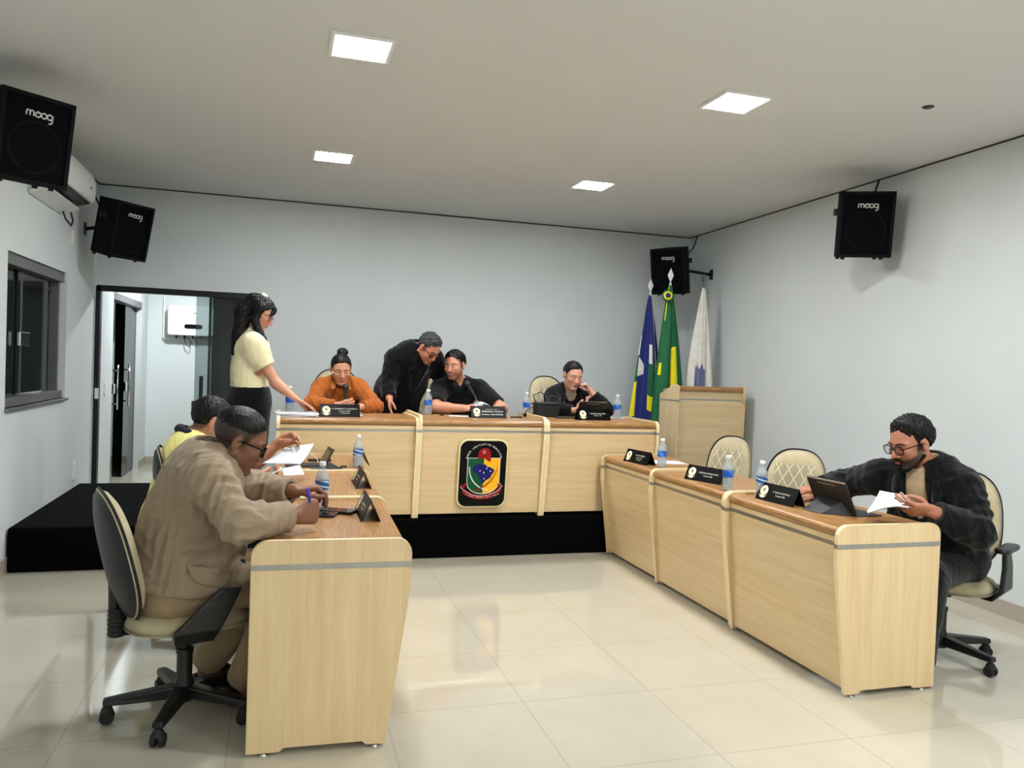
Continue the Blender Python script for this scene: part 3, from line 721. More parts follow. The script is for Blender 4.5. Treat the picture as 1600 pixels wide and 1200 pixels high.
def chair(loc, rz, label, group='cream upholstered swivel chairs', arms=False, back_z=0., tilt_=8, seat_z=.45, bh=.25, bw=.23, arm_h=.17, arm_y=0., pad=True):
    r = empty('swivel_chair', loc, rz, label, 'chair', group)     # local: sitter faces -y
    # base
    leg0 = None
    for k in range(5):
        a = R_(CH_A + 72 * k); c, s = math.cos(a), math.sin(a)
        b = MB(); w0, w1 = .03, .022
        rot = Matrix.Rotation(a, 4, 'Z')
        b.add([(.03, -w0, .075), (.03, w0, .075), (.29, w1, .072), (.29, -w1, .072), (.03, -w0, .125), (.03, w0, .125), (.29, w1 * .8, .098), (.29, -w1 * .8, .098)],
              [(0, 3, 2, 1), (4, 5, 6, 7), (0, 1, 5, 4), (1, 2, 6, 5), (2, 3, 7, 6), (3, 0, 4, 7)]).xf(rot)
        leg = b.build('base_arm', M['black_plastic'], r, bevel=.006)
        w = MB(); cx, cy = .275 * c, .275 * s; tx, ty = -s, c
        for sgn in (-1, 1): w.lathe([(.008, -.009), (.024, -.009), (.027, 0), (.024, .009), (.008, .009)], (cx + tx * .015 * sgn, cy + ty * .015 * sgn, .027), 18, ax=(tx, ty, 0))
        w.tube([(cx, cy, .03), (cx, cy, .075)], .009, 8)
        w.lathe([(.01, .018), (.026, .012), (.02, .03), (.01, .04)], (cx, cy, .03), 12)
        w.build('caster', M['rubber'], r, smooth=2)
    MB().lathe([(.036, .06), (.038, .13), (.030, .15), (.030, .25), (.034, .252), (.034, .27), (.02, .272), (.02, seat_z - .09)], (0, 0, 0), 20).build('gas_column', M['black_plastic'], r, smooth=2)
    mech = MB(); mech.box((-.07, -.10, seat_z - .10), (.07, .14, seat_z - .065)); mech.tube([(0, .12, seat_z - .09), (0, .235, seat_z - .08), (0, .262, seat_z - .02), (0, .265, seat_z + .12)], .02, 8); 
    mech.build('tilt_mechanism', M['black_plastic'], r, bevel=.004)
    bl = MB(); bl.lathe([(.03 + .004 * (k % 2), .0 + k * .009) for k in range(13)], (0, .25, seat_z - .095), 16); bl.build('bellows_cover', M['rubber'], r)
    # seat
    mb, *_ = pillow(.245, .235, .062, 3.2, 0, r, 'seat', M['upholstery'], dome=.55)
    mb.xf(Matrix.Translation((0, 0, seat_z - .055)) @ Matrix.Rotation(-PI / 2, 4, 'X') ); st = mb.build('seat', M['upholstery'], r, smooth=True)
    def sf(u, v):
        x, y = oval(u, .25, .24, 3.2); k = 1 - v; z = seat_z - .05 - (.022 * (1 - (1 - v) ** 3)) if v > 0 else seat_z - .045
        kk = 1 - v * .999; return (x * kk, y * kk, z)
    MB().grid(sf, 48, 8, closeu=True).build('seat_shell', M['shell'], r, smooth=True)
    # backrest

    T = Matrix.Translation((0, .215, seat_z + .02 + back_z)) @ Matrix.Rotation(-R_(tilt_), 4, 'X') @ Matrix.Translation((0, 0, bh))
    mb, *_ = pillow(bw, bh, .062, 2.7, .16, r, 'backrest', M['quilt'], dome=.6, curve=-.035, n=64)
    mb.v = [(x, y, z + bh - .0) for x, y, z in mb.v]   # local origin at cushion foot
    b = mb.build('backrest', M['quilt'], r, smooth=True)
    b.matrix_local = Matrix.Translation((0, .215, seat_z + .02 + back_z)) @ Matrix.Rotation(-R_(tilt_), 4, 'X')
    def bf(u, v):
        x, z = oval(u, bw + .006, bh + .006, 2.7, .16); kk = 1 - v * .999
        y = .004 + .034 * (1 - (1 - v) ** 3) if v > 0 else -.012
        x *= kk; z *= kk
        return (x, y - .035 * ((x / bw) ** 2), z + bh)
    sh = MB().grid(bf, 64, 9, closeu=True).build('back_shell', M['shell'], b, smooth=True)
    if arms:
        for sx in (-1, 1):
            pts = [(sx * .12, .03, seat_z - .075), (sx * .24, .02, seat_z - .08), (sx * .285, .02, seat_z - .03), (sx * .29, .01 + arm_y * .6, seat_z + arm_h * .5), (sx * .285, arm_y, seat_z + arm_h)]
            a = MB()
            for i in range(len(pts)): pass
            wd = [.05, .07, .085, .06, .04]; th_ = .012; vs = []
            for i, p in enumerate(pts):
                d = (V(pts[min(i + 1, 4)]) - V(pts[max(i - 1, 0)])).normalized(); nn = V((d.z, 0, -d.x))
                for q, t_ in ((-1, -1), (1, -1), (1, 1), (-1, 1)): vs.append(V(p) + V((0, q * wd[i], 0)) + nn * t_ * th_)
            fs = [(0, 1, 2, 3), (19, 18, 17, 16)] + [(4 * i + k, 4 * i + (k + 1) % 4, 4 * i + 4 + (k + 1) % 4, 4 * i + 4 + k) for i in range(4) for k in range(4)]
            a.add(vs, fs); ar = a.build('arm_support', M['black_plastic'], r, bevel=.006, sub=0)
            if pad: MB().prism(rrect(-.035, -.12, .035, .12, .034, 5), seat_z + arm_h - .005, seat_z + arm_h + .02, lambda p_, q_, t_: (sx * .285 + p_, q_ + .01 + arm_y, t_)).build('arm_pad', M['black_plastic'], ar, bevel=.008)
    return r
CH_A = 0
# rz: local -y is the way the sitter faces
CH_A = 78 ; c1 = chair((-.33, 3.36, 0), R_(90 + 18), 'cream swivel chair with dark back shell under the man in the tan blazer', arms=True, tilt_=13, seat_z=.455, back_z=-.045, bh=.255, arm_h=.12, arm_y=-.10, pad=False)
CH_A = 10
chair((-.31, 4.42, 0), R_(90 + 5), 'cream swivel chair with black rim behind the man in the yellow polo shirt', tilt_=8)
chair((.50, 7.02, PLZ), R_(0), 'cream swivel chair of the woman in the orange shirt at the head table', tilt_=6, seat_z=.49, back_z=.06)
chair((1.37, 7.05, PLZ), R_(-14), 'cream swivel chair of the smiling man in black, between him and the dark suit', tilt_=6, seat_z=.49, back_z=.06)
chair((2.55, 7.0, PLZ), R_(14), 'cream swivel chair of the woman in the black blazer, right end of the head table', tilt_=6, seat_z=.49, back_z=.06)
chair((3.14, 5.22, 0), R_(-72), 'empty cream swivel chair nearest the lectern, behind the right row of desks', tilt_=6)
chair((3.08, 4.28, 0), R_(-62), 'empty cream swivel chair with diamond quilting, directly left of the bearded man', tilt_=6)
CH_A = -18; chair((3.37, 3.27, 0), R_(-62), 'cream swivel chair with black rim behind the bearded man at the right desks', arms=True, tilt_=8)

# ---------------------------------------------------------------- things on the desks
DT = SH - .012; HT = PLZ + .752 - .012       # desk top surfaces
def bottle(x, y, z, label, wave=0, rot=0.):
    r = empty('water_bottle', (x, y, z), rot, label, 'bottle', 'plastic water bottles')
    R = .0325
    pr = [(.001, .004), (.02, .0), (.029, .002), (R, .012), (R - .002, .022), (R, .032), (R - .002, .045), (R, .058), (R - .003, .070), (R - .003, .075), (R - .001, .08), (R - .001, .118), (R, .123), (R, .13), (.030, .142), (.022, .160), (.0135, .178), (.0125, .186), (.0125, .19)]
    MB().lathe(pr, n=26).build('bottle_body', M['pet'], r, smooth=True)
    MB().lathe([(.001, .005), (R - .002, .013), (R - .0035, .07), (R - .003, .118), (.029, .136), (.026, .148), (.001, .1485)], n=22).build('water', M['water'], r, smooth=True)
    MB().lathe([(R - .0004, .079), (R - .0002, .119)], n=30, cap=False).build('label', M['label_wave' if wave else 'label'], r, smooth=True)
    MB().lathe([(.0148, .187), (.0152, .19), (.0152, .202), (.0135, .205)], n=22).build('cap', M['white_plastic'], r, smooth=2)
    return r
bottle(.205, 3.685, DT, 'water bottle with wavy blue label beside the hand of the man in the tan blazer', 1, .6)
bottle(.495, 5.02, DT, 'water bottle on the farthest left desk, next to a nameplate and keys', 1, 2)
bottle(2.60, 4.97, DT, 'water bottle on the farthest right desk beside white sheets', 0, 3)
bottle(2.515, 3.985, DT, 'water bottle with white and blue label between two right nameplates', 0, 1)
bottle(2.57, 3.735, DT, 'water bottle with turquoise label directly behind the nearest right nameplate', 1, 4)
bottle(.085, 6.17, HT, 'water bottle half hidden behind the forearm of the standing woman', 0, 2.3)
bottle(1.165, 6.27, HT, 'water bottle in front of the dark suit, left end of the centre head table unit', 0, .5)
bottle(1.985, 6.22, HT, 'water bottle beside the black handbag on the head table', 0, 1.5)
bottle(2.79, 6.18, HT, 'water bottle at the far right end of the head table', 0, 3.6)

def crest_disc(parent, x, s, off):
    m = MB(); 
    m.lathe([(.018, off), (.019, off + .0004), (.0, off + .0005)], (x, 0, .003), 24, ax=(0, 0, 1)) if False else None
    return m
def plate(x, y, z, rz, lines, label, both=False, dark=False):
    r = empty('nameplate', (x, y, z), rz, label, 'nameplate', 'black folded nameplates')
    L, w, h, t = .29, .042, .092, .003
    p = [(-w, 0), (0, h), (w, 0), (w - t * 1.6, 0), (0, h - t * 2.4), (-w + t * 1.6, 0)]
    MB().prism(p, -L / 2, L / 2, YZ).build('plate', M['black_gloss'], r)
    nrm_ = V((0, -h, w)).normalized(); up = V((0, w, h)).normalized()
    def put(sgn, name_suffix=''):
        n_ = V((0, sgn * -h, w)).normalized(); u_ = V((0, sgn * w, h)).normalized(); x_ = V((sgn, 0, 0)); o = V((0, sgn * -w, 0))
        def P(a, b, c): return o + x_ * a + u_ * b + n_ * (c + .0006)
        cm = MB(); cx, cy = -.098, .056; N = 28
        cm.add([P(cx, cy, 0)] + [P(cx + .029 * math.cos(2 * PI * k / N), cy + .029 * math.sin(2 * PI * k / N), 0) for k in range(N)], [(0, 1 + k, 1 + (k + 1) % N) for k in range(N)])
        cm.add([P(cx - .034, cy - .022, 0), P(cx - .012, cy - .042, 0), P(cx + .012, cy - .042, 0), P(cx + .034, cy - .022, 0), P(cx + .02, cy - .030, 0), P(cx, cy - .028, 0), P(cx - .02, cy - .030, 0)], [tuple(range(7))])
        c = cm.build('crest_print', M['cream'], r, fix=False)
        sm = MB(); pts = [P(cx + (.015 if k % 2 == 0 else .006) * math.sin(k * PI / 5), cy + .004 + (.015 if k % 2 == 0 else .006) * math.cos(k * PI / 5), .0006) for k in range(10)]
        sm.add(pts, [tuple(range(10))]); sm.build('crest_star', CREST, c, fix=False)
        tm = MB()
        for (tx, sz, py, wd) in lines:
            vs, fs = text_mesh(tx, sz, 0); k = wd / max(1e-6, max(v[0] for v in vs) - min(v[0] for v in vs))
            tm.add([P(.032 + vx * k, py + vy, .0004) for vx, vy, vz in vs], fs)
        tm.build('name_lettering', M['white_ink'], r, fix=False)
    put(1)
    if both: put(-1)
    return r
CREST = plain('crest_green_brown', sc(96, 92, 52), .5)
plate(.435, 5.865, HT, R_(3), [('Vª. ROSINEIDE S. R. DE FREITAS', .0125, .060, .185), ('Vereadora /PSDB', .010, .043, .085), ('1ª Secretária', .010, .028, .07)], 'black nameplate in front of the woman in the orange shirt')
plate(1.60, 6.02, HT, R_(3), [('CÂMARA MUNICIPAL DE VEREADORES', .006, .072, .11), ('FERNANDO P. DA SILVA', .0165, .050, .175), ('Presidente - Biênio 2025/2026', .0140, .026, .175)], 'black nameplate with the largest lettering, in front of the smiling man')
plate(2.475, 5.96, HT, R_(3), [('Vª. LEILA DOS SANTOS GOMES', .0125, .054, .145), ('Vereadora - PSD', .010, .038, .07)], 'black nameplate in front of the tablet of the woman in the black blazer')
plate(2.545, 5.215, DT, R_(-80), [('V. AILTON PEREIRA', .0125, .058, .11), ('Vereador /PSB', .011, .041, .065), ('2º Secretário', .011, .025, .06)], 'black nameplate on the farthest right desk')
plate(2.575, 4.325, DT, R_(-71), [('V. JOSÉ DE OLIVEIRA MENDES', .0125, .054, .155), ('Vereador /PSB', .012, .036, .07)], 'black nameplate on the middle right desk')
plate(2.580, 3.585, DT, R_(-84), [('V. CARLOS ALVES MELO', .0125, .054, .130), ('Vereador /PSB', .012, .036, .07)], 'black nameplate on the nearest right desk, left of the bearded man\'s tablet')
plate(.388, 3.45, DT, R_(90), [('V. EDSON MACHADO', .0125, .054, .12), ('Vereador /MDB', .012, .036, .07)], 'black nameplate seen end-on, on the nearest left desk', both=True)
plate(.446, 4.30, DT, R_(90), [('V. PAULO RIBEIRO', .0125, .054, .12), ('Vereador /PL', .012, .036, .07)], 'black nameplate seen end-on, on the middle left desk', both=True)
plate(.535, 5.20, DT, R_(90), [('V. MARCOS LIMA', .0125, .054, .12), ('Vereador /PP', .012, .036, .07)], 'black nameplate seen end-on behind the bottle, on the farthest left desk', both=True)

def sheet(name, pts, label, cat='paper', th=.0015, bulge=0, mat='paper', group=None, n=8):
    A_, B_, C_, D_ = [V(p) for p in pts]
    nn = (B_ - A_).cross(D_ - A_).normalized()
    def f(u, v): return (A_ * (1 - u) + B_ * u) * (1 - v) + (D_ * (1 - u) + C_ * u) * v + nn * bulge * math.sin(PI * u) 
    o = MB().grid(f, n, n).build(name, M[mat], None, smooth=True, solid=th); 
    if label: tag(o, label, cat, group)
    return o
# papers under the standing woman's hand
for k, (dx, rz, z) in enumerate(((0, 3, 0), (.006, -4, .010), (-.004, 7, .019))):
    o = MB().box((-.125, -.145, 0), (.125, .145, .008)).build('paper_stack', M['paper'], bevel=.001)
    o.location = (.13 + dx, 5.865, HT + z * .9 + .0005); o.rotation_euler = (0, 0, R_(90 + rz))
    tag(o, ('bottom', 'middle', 'top')[k] + ' bundle in the pile of white papers under the hand of the standing woman', 'paper bundle', 'papers on the left end of the head table')
o = MB().box((-.1, -.07, 0), (.1, .07, .012)).build('folder', plain('dark_green_cover', sc(26, 60, 56), .5), bevel=.002); o.location = (.19, 6.10, HT); o.rotation_euler = (0, 0, .1)
tag(o, 'dark green folder behind the pile of white papers on the head table', 'folder')
# right row loose sheets
sheet('paper_sheet', [(2.66, 5.40, DT + .001), (2.64, 5.19, DT + .001), (2.90, 5.12, DT + .001), (2.93, 5.33, DT + .001)], 'white sheet lying behind the bottle on the farthest right desk', mat='paper')
sheet('paper_sheet', [(2.68, 3.80, HT * 0 + DT + .001), (2.70, 3.76, DT + .001), (2.83, 3.78, DT + .001), (2.80, 3.83, DT + .001)], 'small white slip on the nearest right desk by the panel', mat='paper')
sheet('paper_sheet', [(2.70, 6.24, HT + .001), (2.93, 6.24, HT + .001), (2.93, 6.34, HT + .001), (2.70, 6.34, HT + .001)], 'white sheet under the bottle at the right end of the head table', mat='paper')
sheet('paper_sheet', [(1.30, 6.08, HT + .001), (1.46, 6.05, HT + .001), (1.48, 6.2, HT + .001), (1.32, 6.23, HT + .001)], 'white sheet on the head table left of the centre nameplate', mat='paper')
sheet('paper_sheet', [(.40, 6.0, HT + .001), (.62, 6.0, HT + .001), (.62, 6.2, HT + .001), (.40, 6.2, HT + .001)], 'white sheet on the head table behind the left nameplate', mat='paper')

def tablet(loc, rz, lean, w, h, label, stand=True, flap=0., white=False):
    """local: screen faces +y, stands at z=0 with its lower edge on the x axis"""
    r = empty('tablet', loc, rz, label, 'tablet')
    b = MB().prism(rrect(-w / 2, 0, w / 2, h, .010, 4), -.004, .004, XZ).build('casing', M['charcoal_dark'], r, bevel=.0015)
    b.rotation_euler = (-lean, 0, 0)
    b.rotation_euler = (lean, 0, 0)
    s = MB().prism(rrect(-w / 2 + .008, .008, w / 2 - .008, h - .008, .004, 3), .0041, .0046, XZ).build('screen', M['screen'], b)
    e = MB().box((-w / 2 + .006, -.0046, h - .0055), (w / 2 - .006, .0046, h + .0006)).build('edge_frame', M['steel'], b)
    e = MB().prism(rrect(-w * .22, h * .86, w * .22, h * .90, .003, 3), -.0052, -.0041, XZ).build('pencil_slot', M['grey_metal'], b)
    if stand:
        yb = -math.sin(lean) * h * .62; zb = math.cos(lean) * h * .62
        k = MB(); k.add([(-w * .45, -.005, .002), (w * .40, -.005, .002), (w * .10, yb - .075, .001), (-w * .35, yb - .085, .001), (-w * .35, yb * .7, zb * .62), (w * .25, yb * .7, zb * .62)],
                        [(0, 1, 2, 3), (3, 2, 5, 4), (0, 3, 4), (1, 5, 2), (0, 4, 5, 1)]); k.build('folding_stand', M['charcoal_dark'], r)
    if flap: MB().box((-w / 2, .006, 0), (w / 2, flap, .005)).build('keyboard_flap', M['charcoal'], r, bevel=.0015)
    return r
M['charcoal_dark'] = plain('dark_graphite_cover', sc(24, 26, 28), .5)
# (lean < 0 tips the top towards -y)
tablet((2.715, 3.30, DT + .001), R_(-90 + 4), R_(26), .27, .185, 'tablet on a folding stand in front of the bearded man, its back to the camera', flap=.16)
tablet((2.545, 6.17, HT + .001), R_(-4), R_(24), .25, .155, 'tablet leaning behind the right nameplate before the woman in the black blazer', flap=.05)
tablet((.262, 4.98, DT + .001), R_(90 + 6), R_(28), .20, .14, 'tablet on a stand seen edge-on on the farthest left desk', flap=.06)

def slab(name, x, y, z, rz, w, l, t, mat, label, cat, scr=True):
    r = empty(name, (x, y, z), rz, label, cat)
    MB().prism(rrect(-w / 2, -l / 2, w / 2, l / 2, .009, 4), 0, t, XY).build('casing', M[mat], r, bevel=.0015)
    if scr: MB().prism(rrect(-w / 2 + .004, -l / 2 + .004, w / 2 - .004, l / 2 - .004, .006, 4), t, t + .0005, XY).build('screen', M['screen'], r)
    return r
slab('smartphone', .180, 3.46, DT, R_(70), .078, .155, .012, 'charcoal_dark', 'dark smartphone under the fist of the man in the tan blazer', 'smartphone')
slab('smartphone', .265, 3.52, DT, R_(62), .080, .160, .014, 'black_plastic', 'black phone in a thick case under the fingertips of the man in the tan blazer', 'smartphone')
slab('smartphone', 2.80, 3.66, DT, R_(80), .075, .155, .011, 'black_plastic', 'black smartphone behind the nearest right nameplate', 'smartphone')
slab('smartphone', .275, 5.33, DT, R_(88), .07, .15, .014, 'black_plastic', 'black phone lying across the back of the farthest left desk', 'smartphone')
slab('paper_folder', 2.32, 6.12, HT, R_(90), .10, .22, .008, 'charcoal_dark', 'flat black folder on the head table between handbag and tablet', 'folder', scr=False)
slab('paper_folder', .155, 5.08, DT, R_(90), .15, .20, .012, 'charcoal_dark', 'black folder lying beside the tablet on the farthest left desk', 'folder', scr=False)
k = empty('car_keys', (.415, 5.0, DT), .3, 'small bunch of dark keys with a brown fob on the farthest left desk', 'keys')
MB().prism(rrect(-.03, -.012, .012, .012, .008, 4), 0, .012, XY).build('fob', plain('brown_fob', sc(70, 36, 24), .5), k, bevel=.002)
MB().tube([(.02 + .011 * math.cos(a), .011 * math.sin(a), .004) for a in [2 * PI * i / 14 for i in range(15)]], .0014, 6).build('key_ring', M['steel'], k, smooth=True)
MB().box((.03, -.004, .002), (.065, .004, .005)).build('key', M['steel'], k)
cbl = MB(); cbl.tube([(.13, 5.36, DT + .004), (.16, 5.38, DT + .03), (.21, 5.36, DT + .05), (.25, 5.31, DT + .03), (.262, 5.2, DT + .006), (.27, 5.1, DT + .004)], .0025, 6)
tag(cbl.build('charging_cable', M['white_plastic'], smooth=True), 'thin white charging cable looping behind the papers on the farthest left desk', 'cable')
ch = MB(); ch.box((.105, 5.37, DT), (.155, 5.395, DT + .022)); tag(ch.build('charger', M['white_plastic'], bevel=.003), 'small white charger at the end of the white cable', 'charger')

# handheld microphone of the woman in orange
def mic(p0, p1, label, stand=None):
    r = empty('microphone', (0, 0, 0), 0, label, 'microphone'); p0, p1 = V(p0), V(p1); d = (p1 - p0).normalized(); L = (p1 - p0).length
    MB().lathe([(.010, 0), (.0125, .01), (.0155, L - .05), (.022, L - .035)], p0, 18, ax=d).build('handle', M['black_plastic'], r, smooth=2)
    MB().lathe([(.022, L - .036), (.026, L - .022), (.026, L - .010), (.019, L + .006), (.001, L + .012)], p0, 20, ax=d).build('mesh_head', M['charcoal_dark'], r, smooth=True)
    if stand:
        s = V(stand); MB().lathe([(.055, 0), (.055, .012), (.02, .02)], s, 24).build('stand_base', M['black_plastic'], r, smooth=2)
        MB().tube([s + V((0, 0, .015)), s + V((0, 0, .09)), p0.lerp(p1, .15)], .006, 8).build('stand_rod', M['chrome'], r, smooth=True)
    return r
mic((.513, 6.355, 1.085), (.517, 6.405, 1.245), 'black handheld microphone held upright in front of the woman in orange')
mic((1.565, 6.30, 1.175), (1.497, 6.36, 1.298), 'black microphone on a desk stand in front of the smiling man', stand=(1.56, 6.17, HT))
# booklet in the smiling man's hands
bk = empty('booklet', (0, 0, 0), 0, 'small open booklet with white pages held by the smiling man', 'booklet')
for q, (a, b) in enumerate((((1.52, 6.16, 1.07), (1.60, 6.165, 1.135)), ((1.60, 6.165, 1.135), (1.695, 6.15, 1.085)))):
    o = sheet('page', [a, b, (b[0], b[1] + .10, b[2] + .01), (a[0], a[1] + .10, a[2] + .01)], None, bulge=.008, mat='page', th=.003); o.parent = bk
# black handbag
hb = empty('handbag', (2.17, 6.25, HT), R_(8), 'black handbag with looping straps on the head table beside the water bottle', 'handbag')
MB().prism(rrect(-.105, 0, .105, .125, .03, 5), -.045, .05, XZ).build('bag_body', M['charcoal_dark'], hb, bevel=.012, bseg=3)
MB().box((-.115, -.05, .10), (.115, .055, .118)).build('flap', M['black_plastic'], hb, bevel=.006)
MB().tube([(-.1, 0, .11), (-.13, -.01, .18), (-.07, -.02, .21), (-.03, -.01, .19), (-.02, 0, .12)], .005, 6).build('strap', M['black_plastic'], hb, smooth=True)
MB().tube([(-.105, -.03, .05), (-.15, -.05, .03), (-.2, -.07, .012), (-.23, -.05, .02), (-.19, -.03, .06), (-.13, -.03, .09)], .005, 6).build('strap', M['black_plastic'], hb, smooth=True)
MB().lathe([(.001, -.018), (.016, -.01), (.018, 0), (.016, .01), (.001, .018)], (-.225, -.07, .02), 14).build('strap_charm', M['black_gloss'], hb, smooth=True)
tag(MB().tube([(1.80, 6.05, HT + .006), (1.90, 6.06, HT + .006)], .0055, 8).build('marker_pen', M['black_plastic'], smooth=True), 'short black pen right of the centre nameplate', 'pen')
tag(MB().box((1.245, 6.16, HT), (1.275, 6.19, HT + .012)).build('car_remote', M['black_plastic'], bevel=.003), 'tiny black remote on the head table left of the white sheet', 'remote')

# papers held by the man in yellow
pp = empty('held_papers', (0, 0, 0), 0, 'white stapled papers held open by the man in the yellow polo', 'paper')
Pm = lambda pts, nm, b=0, m='paper', th=.0018: setattr(sheet(nm, pts, None, bulge=b, mat=m, th=th), 'parent', pp)
Pm([(-.075, 4.40, .878), (.045, 4.52, .950), (.20, 4.50, .975), (.125, 4.36, .878)], 'turned_page', .012)
Pm([(.025, 4.30, .862), (.122, 4.34, .876), (.145, 4.26, .835), (.04, 4.22, .835)], 'lower_page')
Pm([(-.085, 4.28, .785), (-.07, 4.42, .80), (.04, 4.42, .868), (.02, 4.25, .862)], 'back_page')
# booklet of the bearded man
bb = empty('booklet', (0, 0, 0), 0, 'open booklet with white pages held in the left hand of the bearded man', 'booklet')
def Pb(pts, nm, b, m, th): o = sheet(nm, pts, None, bulge=b, mat=m, th=th); o.parent = bb
Pb([(2.655, 3.02, .824), (2.775, 2.965, .868), (2.865, 2.99, .852), (2.76, 3.11, .828)], 'lower_pages', .006, 'page', .007)
Pb([(2.655, 3.025, .830), (2.80, 3.11, .912), (2.935, 3.05, .893), (2.80, 2.975, .868)], 'upper_page', .010, 'page', .002)
Pb([(2.66, 3.03, .817), (2.78, 2.975, .860), (2.87, 3.0, .845), (2.765, 3.12, .82)], 'cover', .006, 'charcoal_dark', .002)

# ---------------------------------------------------------------- implicit-surface modeller for bodies and clothes

VQ = 1.0
f32 = np.float32
class Field:
    def __init__(s, lo, hi, h):
        s.h = h; s.lo = np.array(lo, float); s.n = np.ceil((np.array(hi, float) - s.lo) / h).astype(int) + 1
        s.ax = [(s.lo[i] + h * np.arange(s.n[i])).astype(f32) for i in range(3)]
        s.a = np.full(tuple(s.n), 1.0, f32)
    def blk(s, lo, hi):
        i0 = np.clip(np.floor((np.array(lo) - s.lo) / s.h).astype(int), 0, s.n); i1 = np.clip(np.ceil((np.array(hi) - s.lo) / s.h).astype(int) + 1, 0, s.n)
        if np.any(i1 <= i0): return None
        sl = tuple(slice(i0[k], i1[k]) for k in range(3))
        X = s.ax[0][sl[0]][:, None, None]; Y = s.ax[1][sl[1]][None, :, None]; Z = s.ax[2][sl[2]][None, None, :]
        return sl, X, Y, Z
    def put(s, p, op='u'):
        lo, hi, fn, k = p; m = k + 4 * s.h
        b = s.blk(np.array(lo) - m, np.array(hi) + m)
        if b is None: return
        sl, X, Y, Z = b; d = fn(X, Y, Z).astype(f32); a = s.a[sl]
        if op == 'u':
            if k > 0: q = np.maximum(k - np.abs(a - d), 0) / k; s.a[sl] = np.minimum(a, d) - q * q * k * .25
            else: s.a[sl] = np.minimum(a, d)
        else:
            d = -d
            if k > 0: q = np.maximum(k - np.abs(a - d), 0) / k; s.a[sl] = np.maximum(a, d) + q * q * k * .25
            else: s.a[sl] = np.maximum(a, d)
    def sample(s, P):
        q = (np.array(P, float) - s.lo) / s.h; i = np.clip(np.floor(q).astype(int), 0, s.n - 2); f = q - i; r = 0
        for dx in (0, 1):
            for dy in (0, 1):
                for dz in (0, 1):
                    r += s.a[i[0] + dx, i[1] + dy, i[2] + dz] * (f[0] if dx else 1 - f[0]) * (f[1] if dy else 1 - f[1]) * (f[2] if dz else 1 - f[2])
        return float(r)
    def march(s, p, d, maxd=.4):
        p = V(p); d = V(d).normalized(); t = 0
        while t < maxd:
            v = s.sample(p + d * t)
            if v < .0006: return p + d * t
            t += max(.0012, min(v, .02) * .7)
        return None
    def mesh(s):
        a = s.a; neg = a < 0
        c = neg[:-1, :-1, :-1].astype(np.int8)
        for dx, dy, dz in ((1, 0, 0), (0, 1, 0), (0, 0, 1), (1, 1, 0), (1, 0, 1), (0, 1, 1), (1, 1, 1)):
            c = c + neg[dx:neg.shape[0] - 1 + dx, dy:neg.shape[1] - 1 + dy, dz:neg.shape[2] - 1 + dz]
        idx = np.argwhere((c > 0) & (c < 8)); n = len(idx)
        vid = np.full(c.shape, -1, np.int32); vid[idx[:, 0], idx[:, 1], idx[:, 2]] = np.arange(n)
        cor = {}
        for dx in (0, 1):
            for dy in (0, 1):
                for dz in (0, 1): cor[dx, dy, dz] = a[idx[:, 0] + dx, idx[:, 1] + dy, idx[:, 2] + dz]
        acc = np.zeros((n, 3)); cnt = np.zeros(n)
        for axn in range(3):
            o1, o2 = [k for k in range(3) if k != axn]
            for u in (0, 1):
                for v in (0, 1):
                    k0 = [0, 0, 0]; k0[o1] = u; k0[o2] = v; k1 = list(k0); k1[axn] = 1
                    a0 = cor[tuple(k0)]; a1 = cor[tuple(k1)]; msk = (a0 < 0) != (a1 < 0)
                    t = np.where(msk, a0 / np.where(msk, a0 - a1, 1), 0); p = np.zeros((n, 3)); p[:, axn] = t; p[:, o1] = u; p[:, o2] = v
                    acc += p * msk[:, None]; cnt += msk
        P = (acc / cnt[:, None] + idx) * s.h + s.lo
        F = []
        for axn in range(3):
            o1, o2 = [(1, 2), (2, 0), (0, 1)][axn]
            sl0 = [slice(None)] * 3; sl1 = [slice(None)] * 3; sl0[axn] = slice(None, -1); sl1[axn] = slice(1, None)
            e = neg[tuple(sl0)] != neg[tuple(sl1)]; ei = np.argwhere(e)
            ok = (ei[:, o1] > 0) & (ei[:, o2] > 0) & (ei[:, o1] < a.shape[o1] - 1) & (ei[:, o2] < a.shape[o2] - 1); ei = ei[ok]
            inside = neg[ei[:, 0], ei[:, 1], ei[:, 2]]; q = []
            for du, dv in ((-1, -1), (0, -1), (0, 0), (-1, 0)):
                t = ei.copy(); t[:, o1] += du; t[:, o2] += dv; q.append(vid[t[:, 0], t[:, 1], t[:, 2]])
            q = np.stack(q, 1); q[~inside] = q[~inside][:, ::-1]; F.append(q)
        F = np.concatenate(F); F = F[(F >= 0).all(1)]
        return P, F

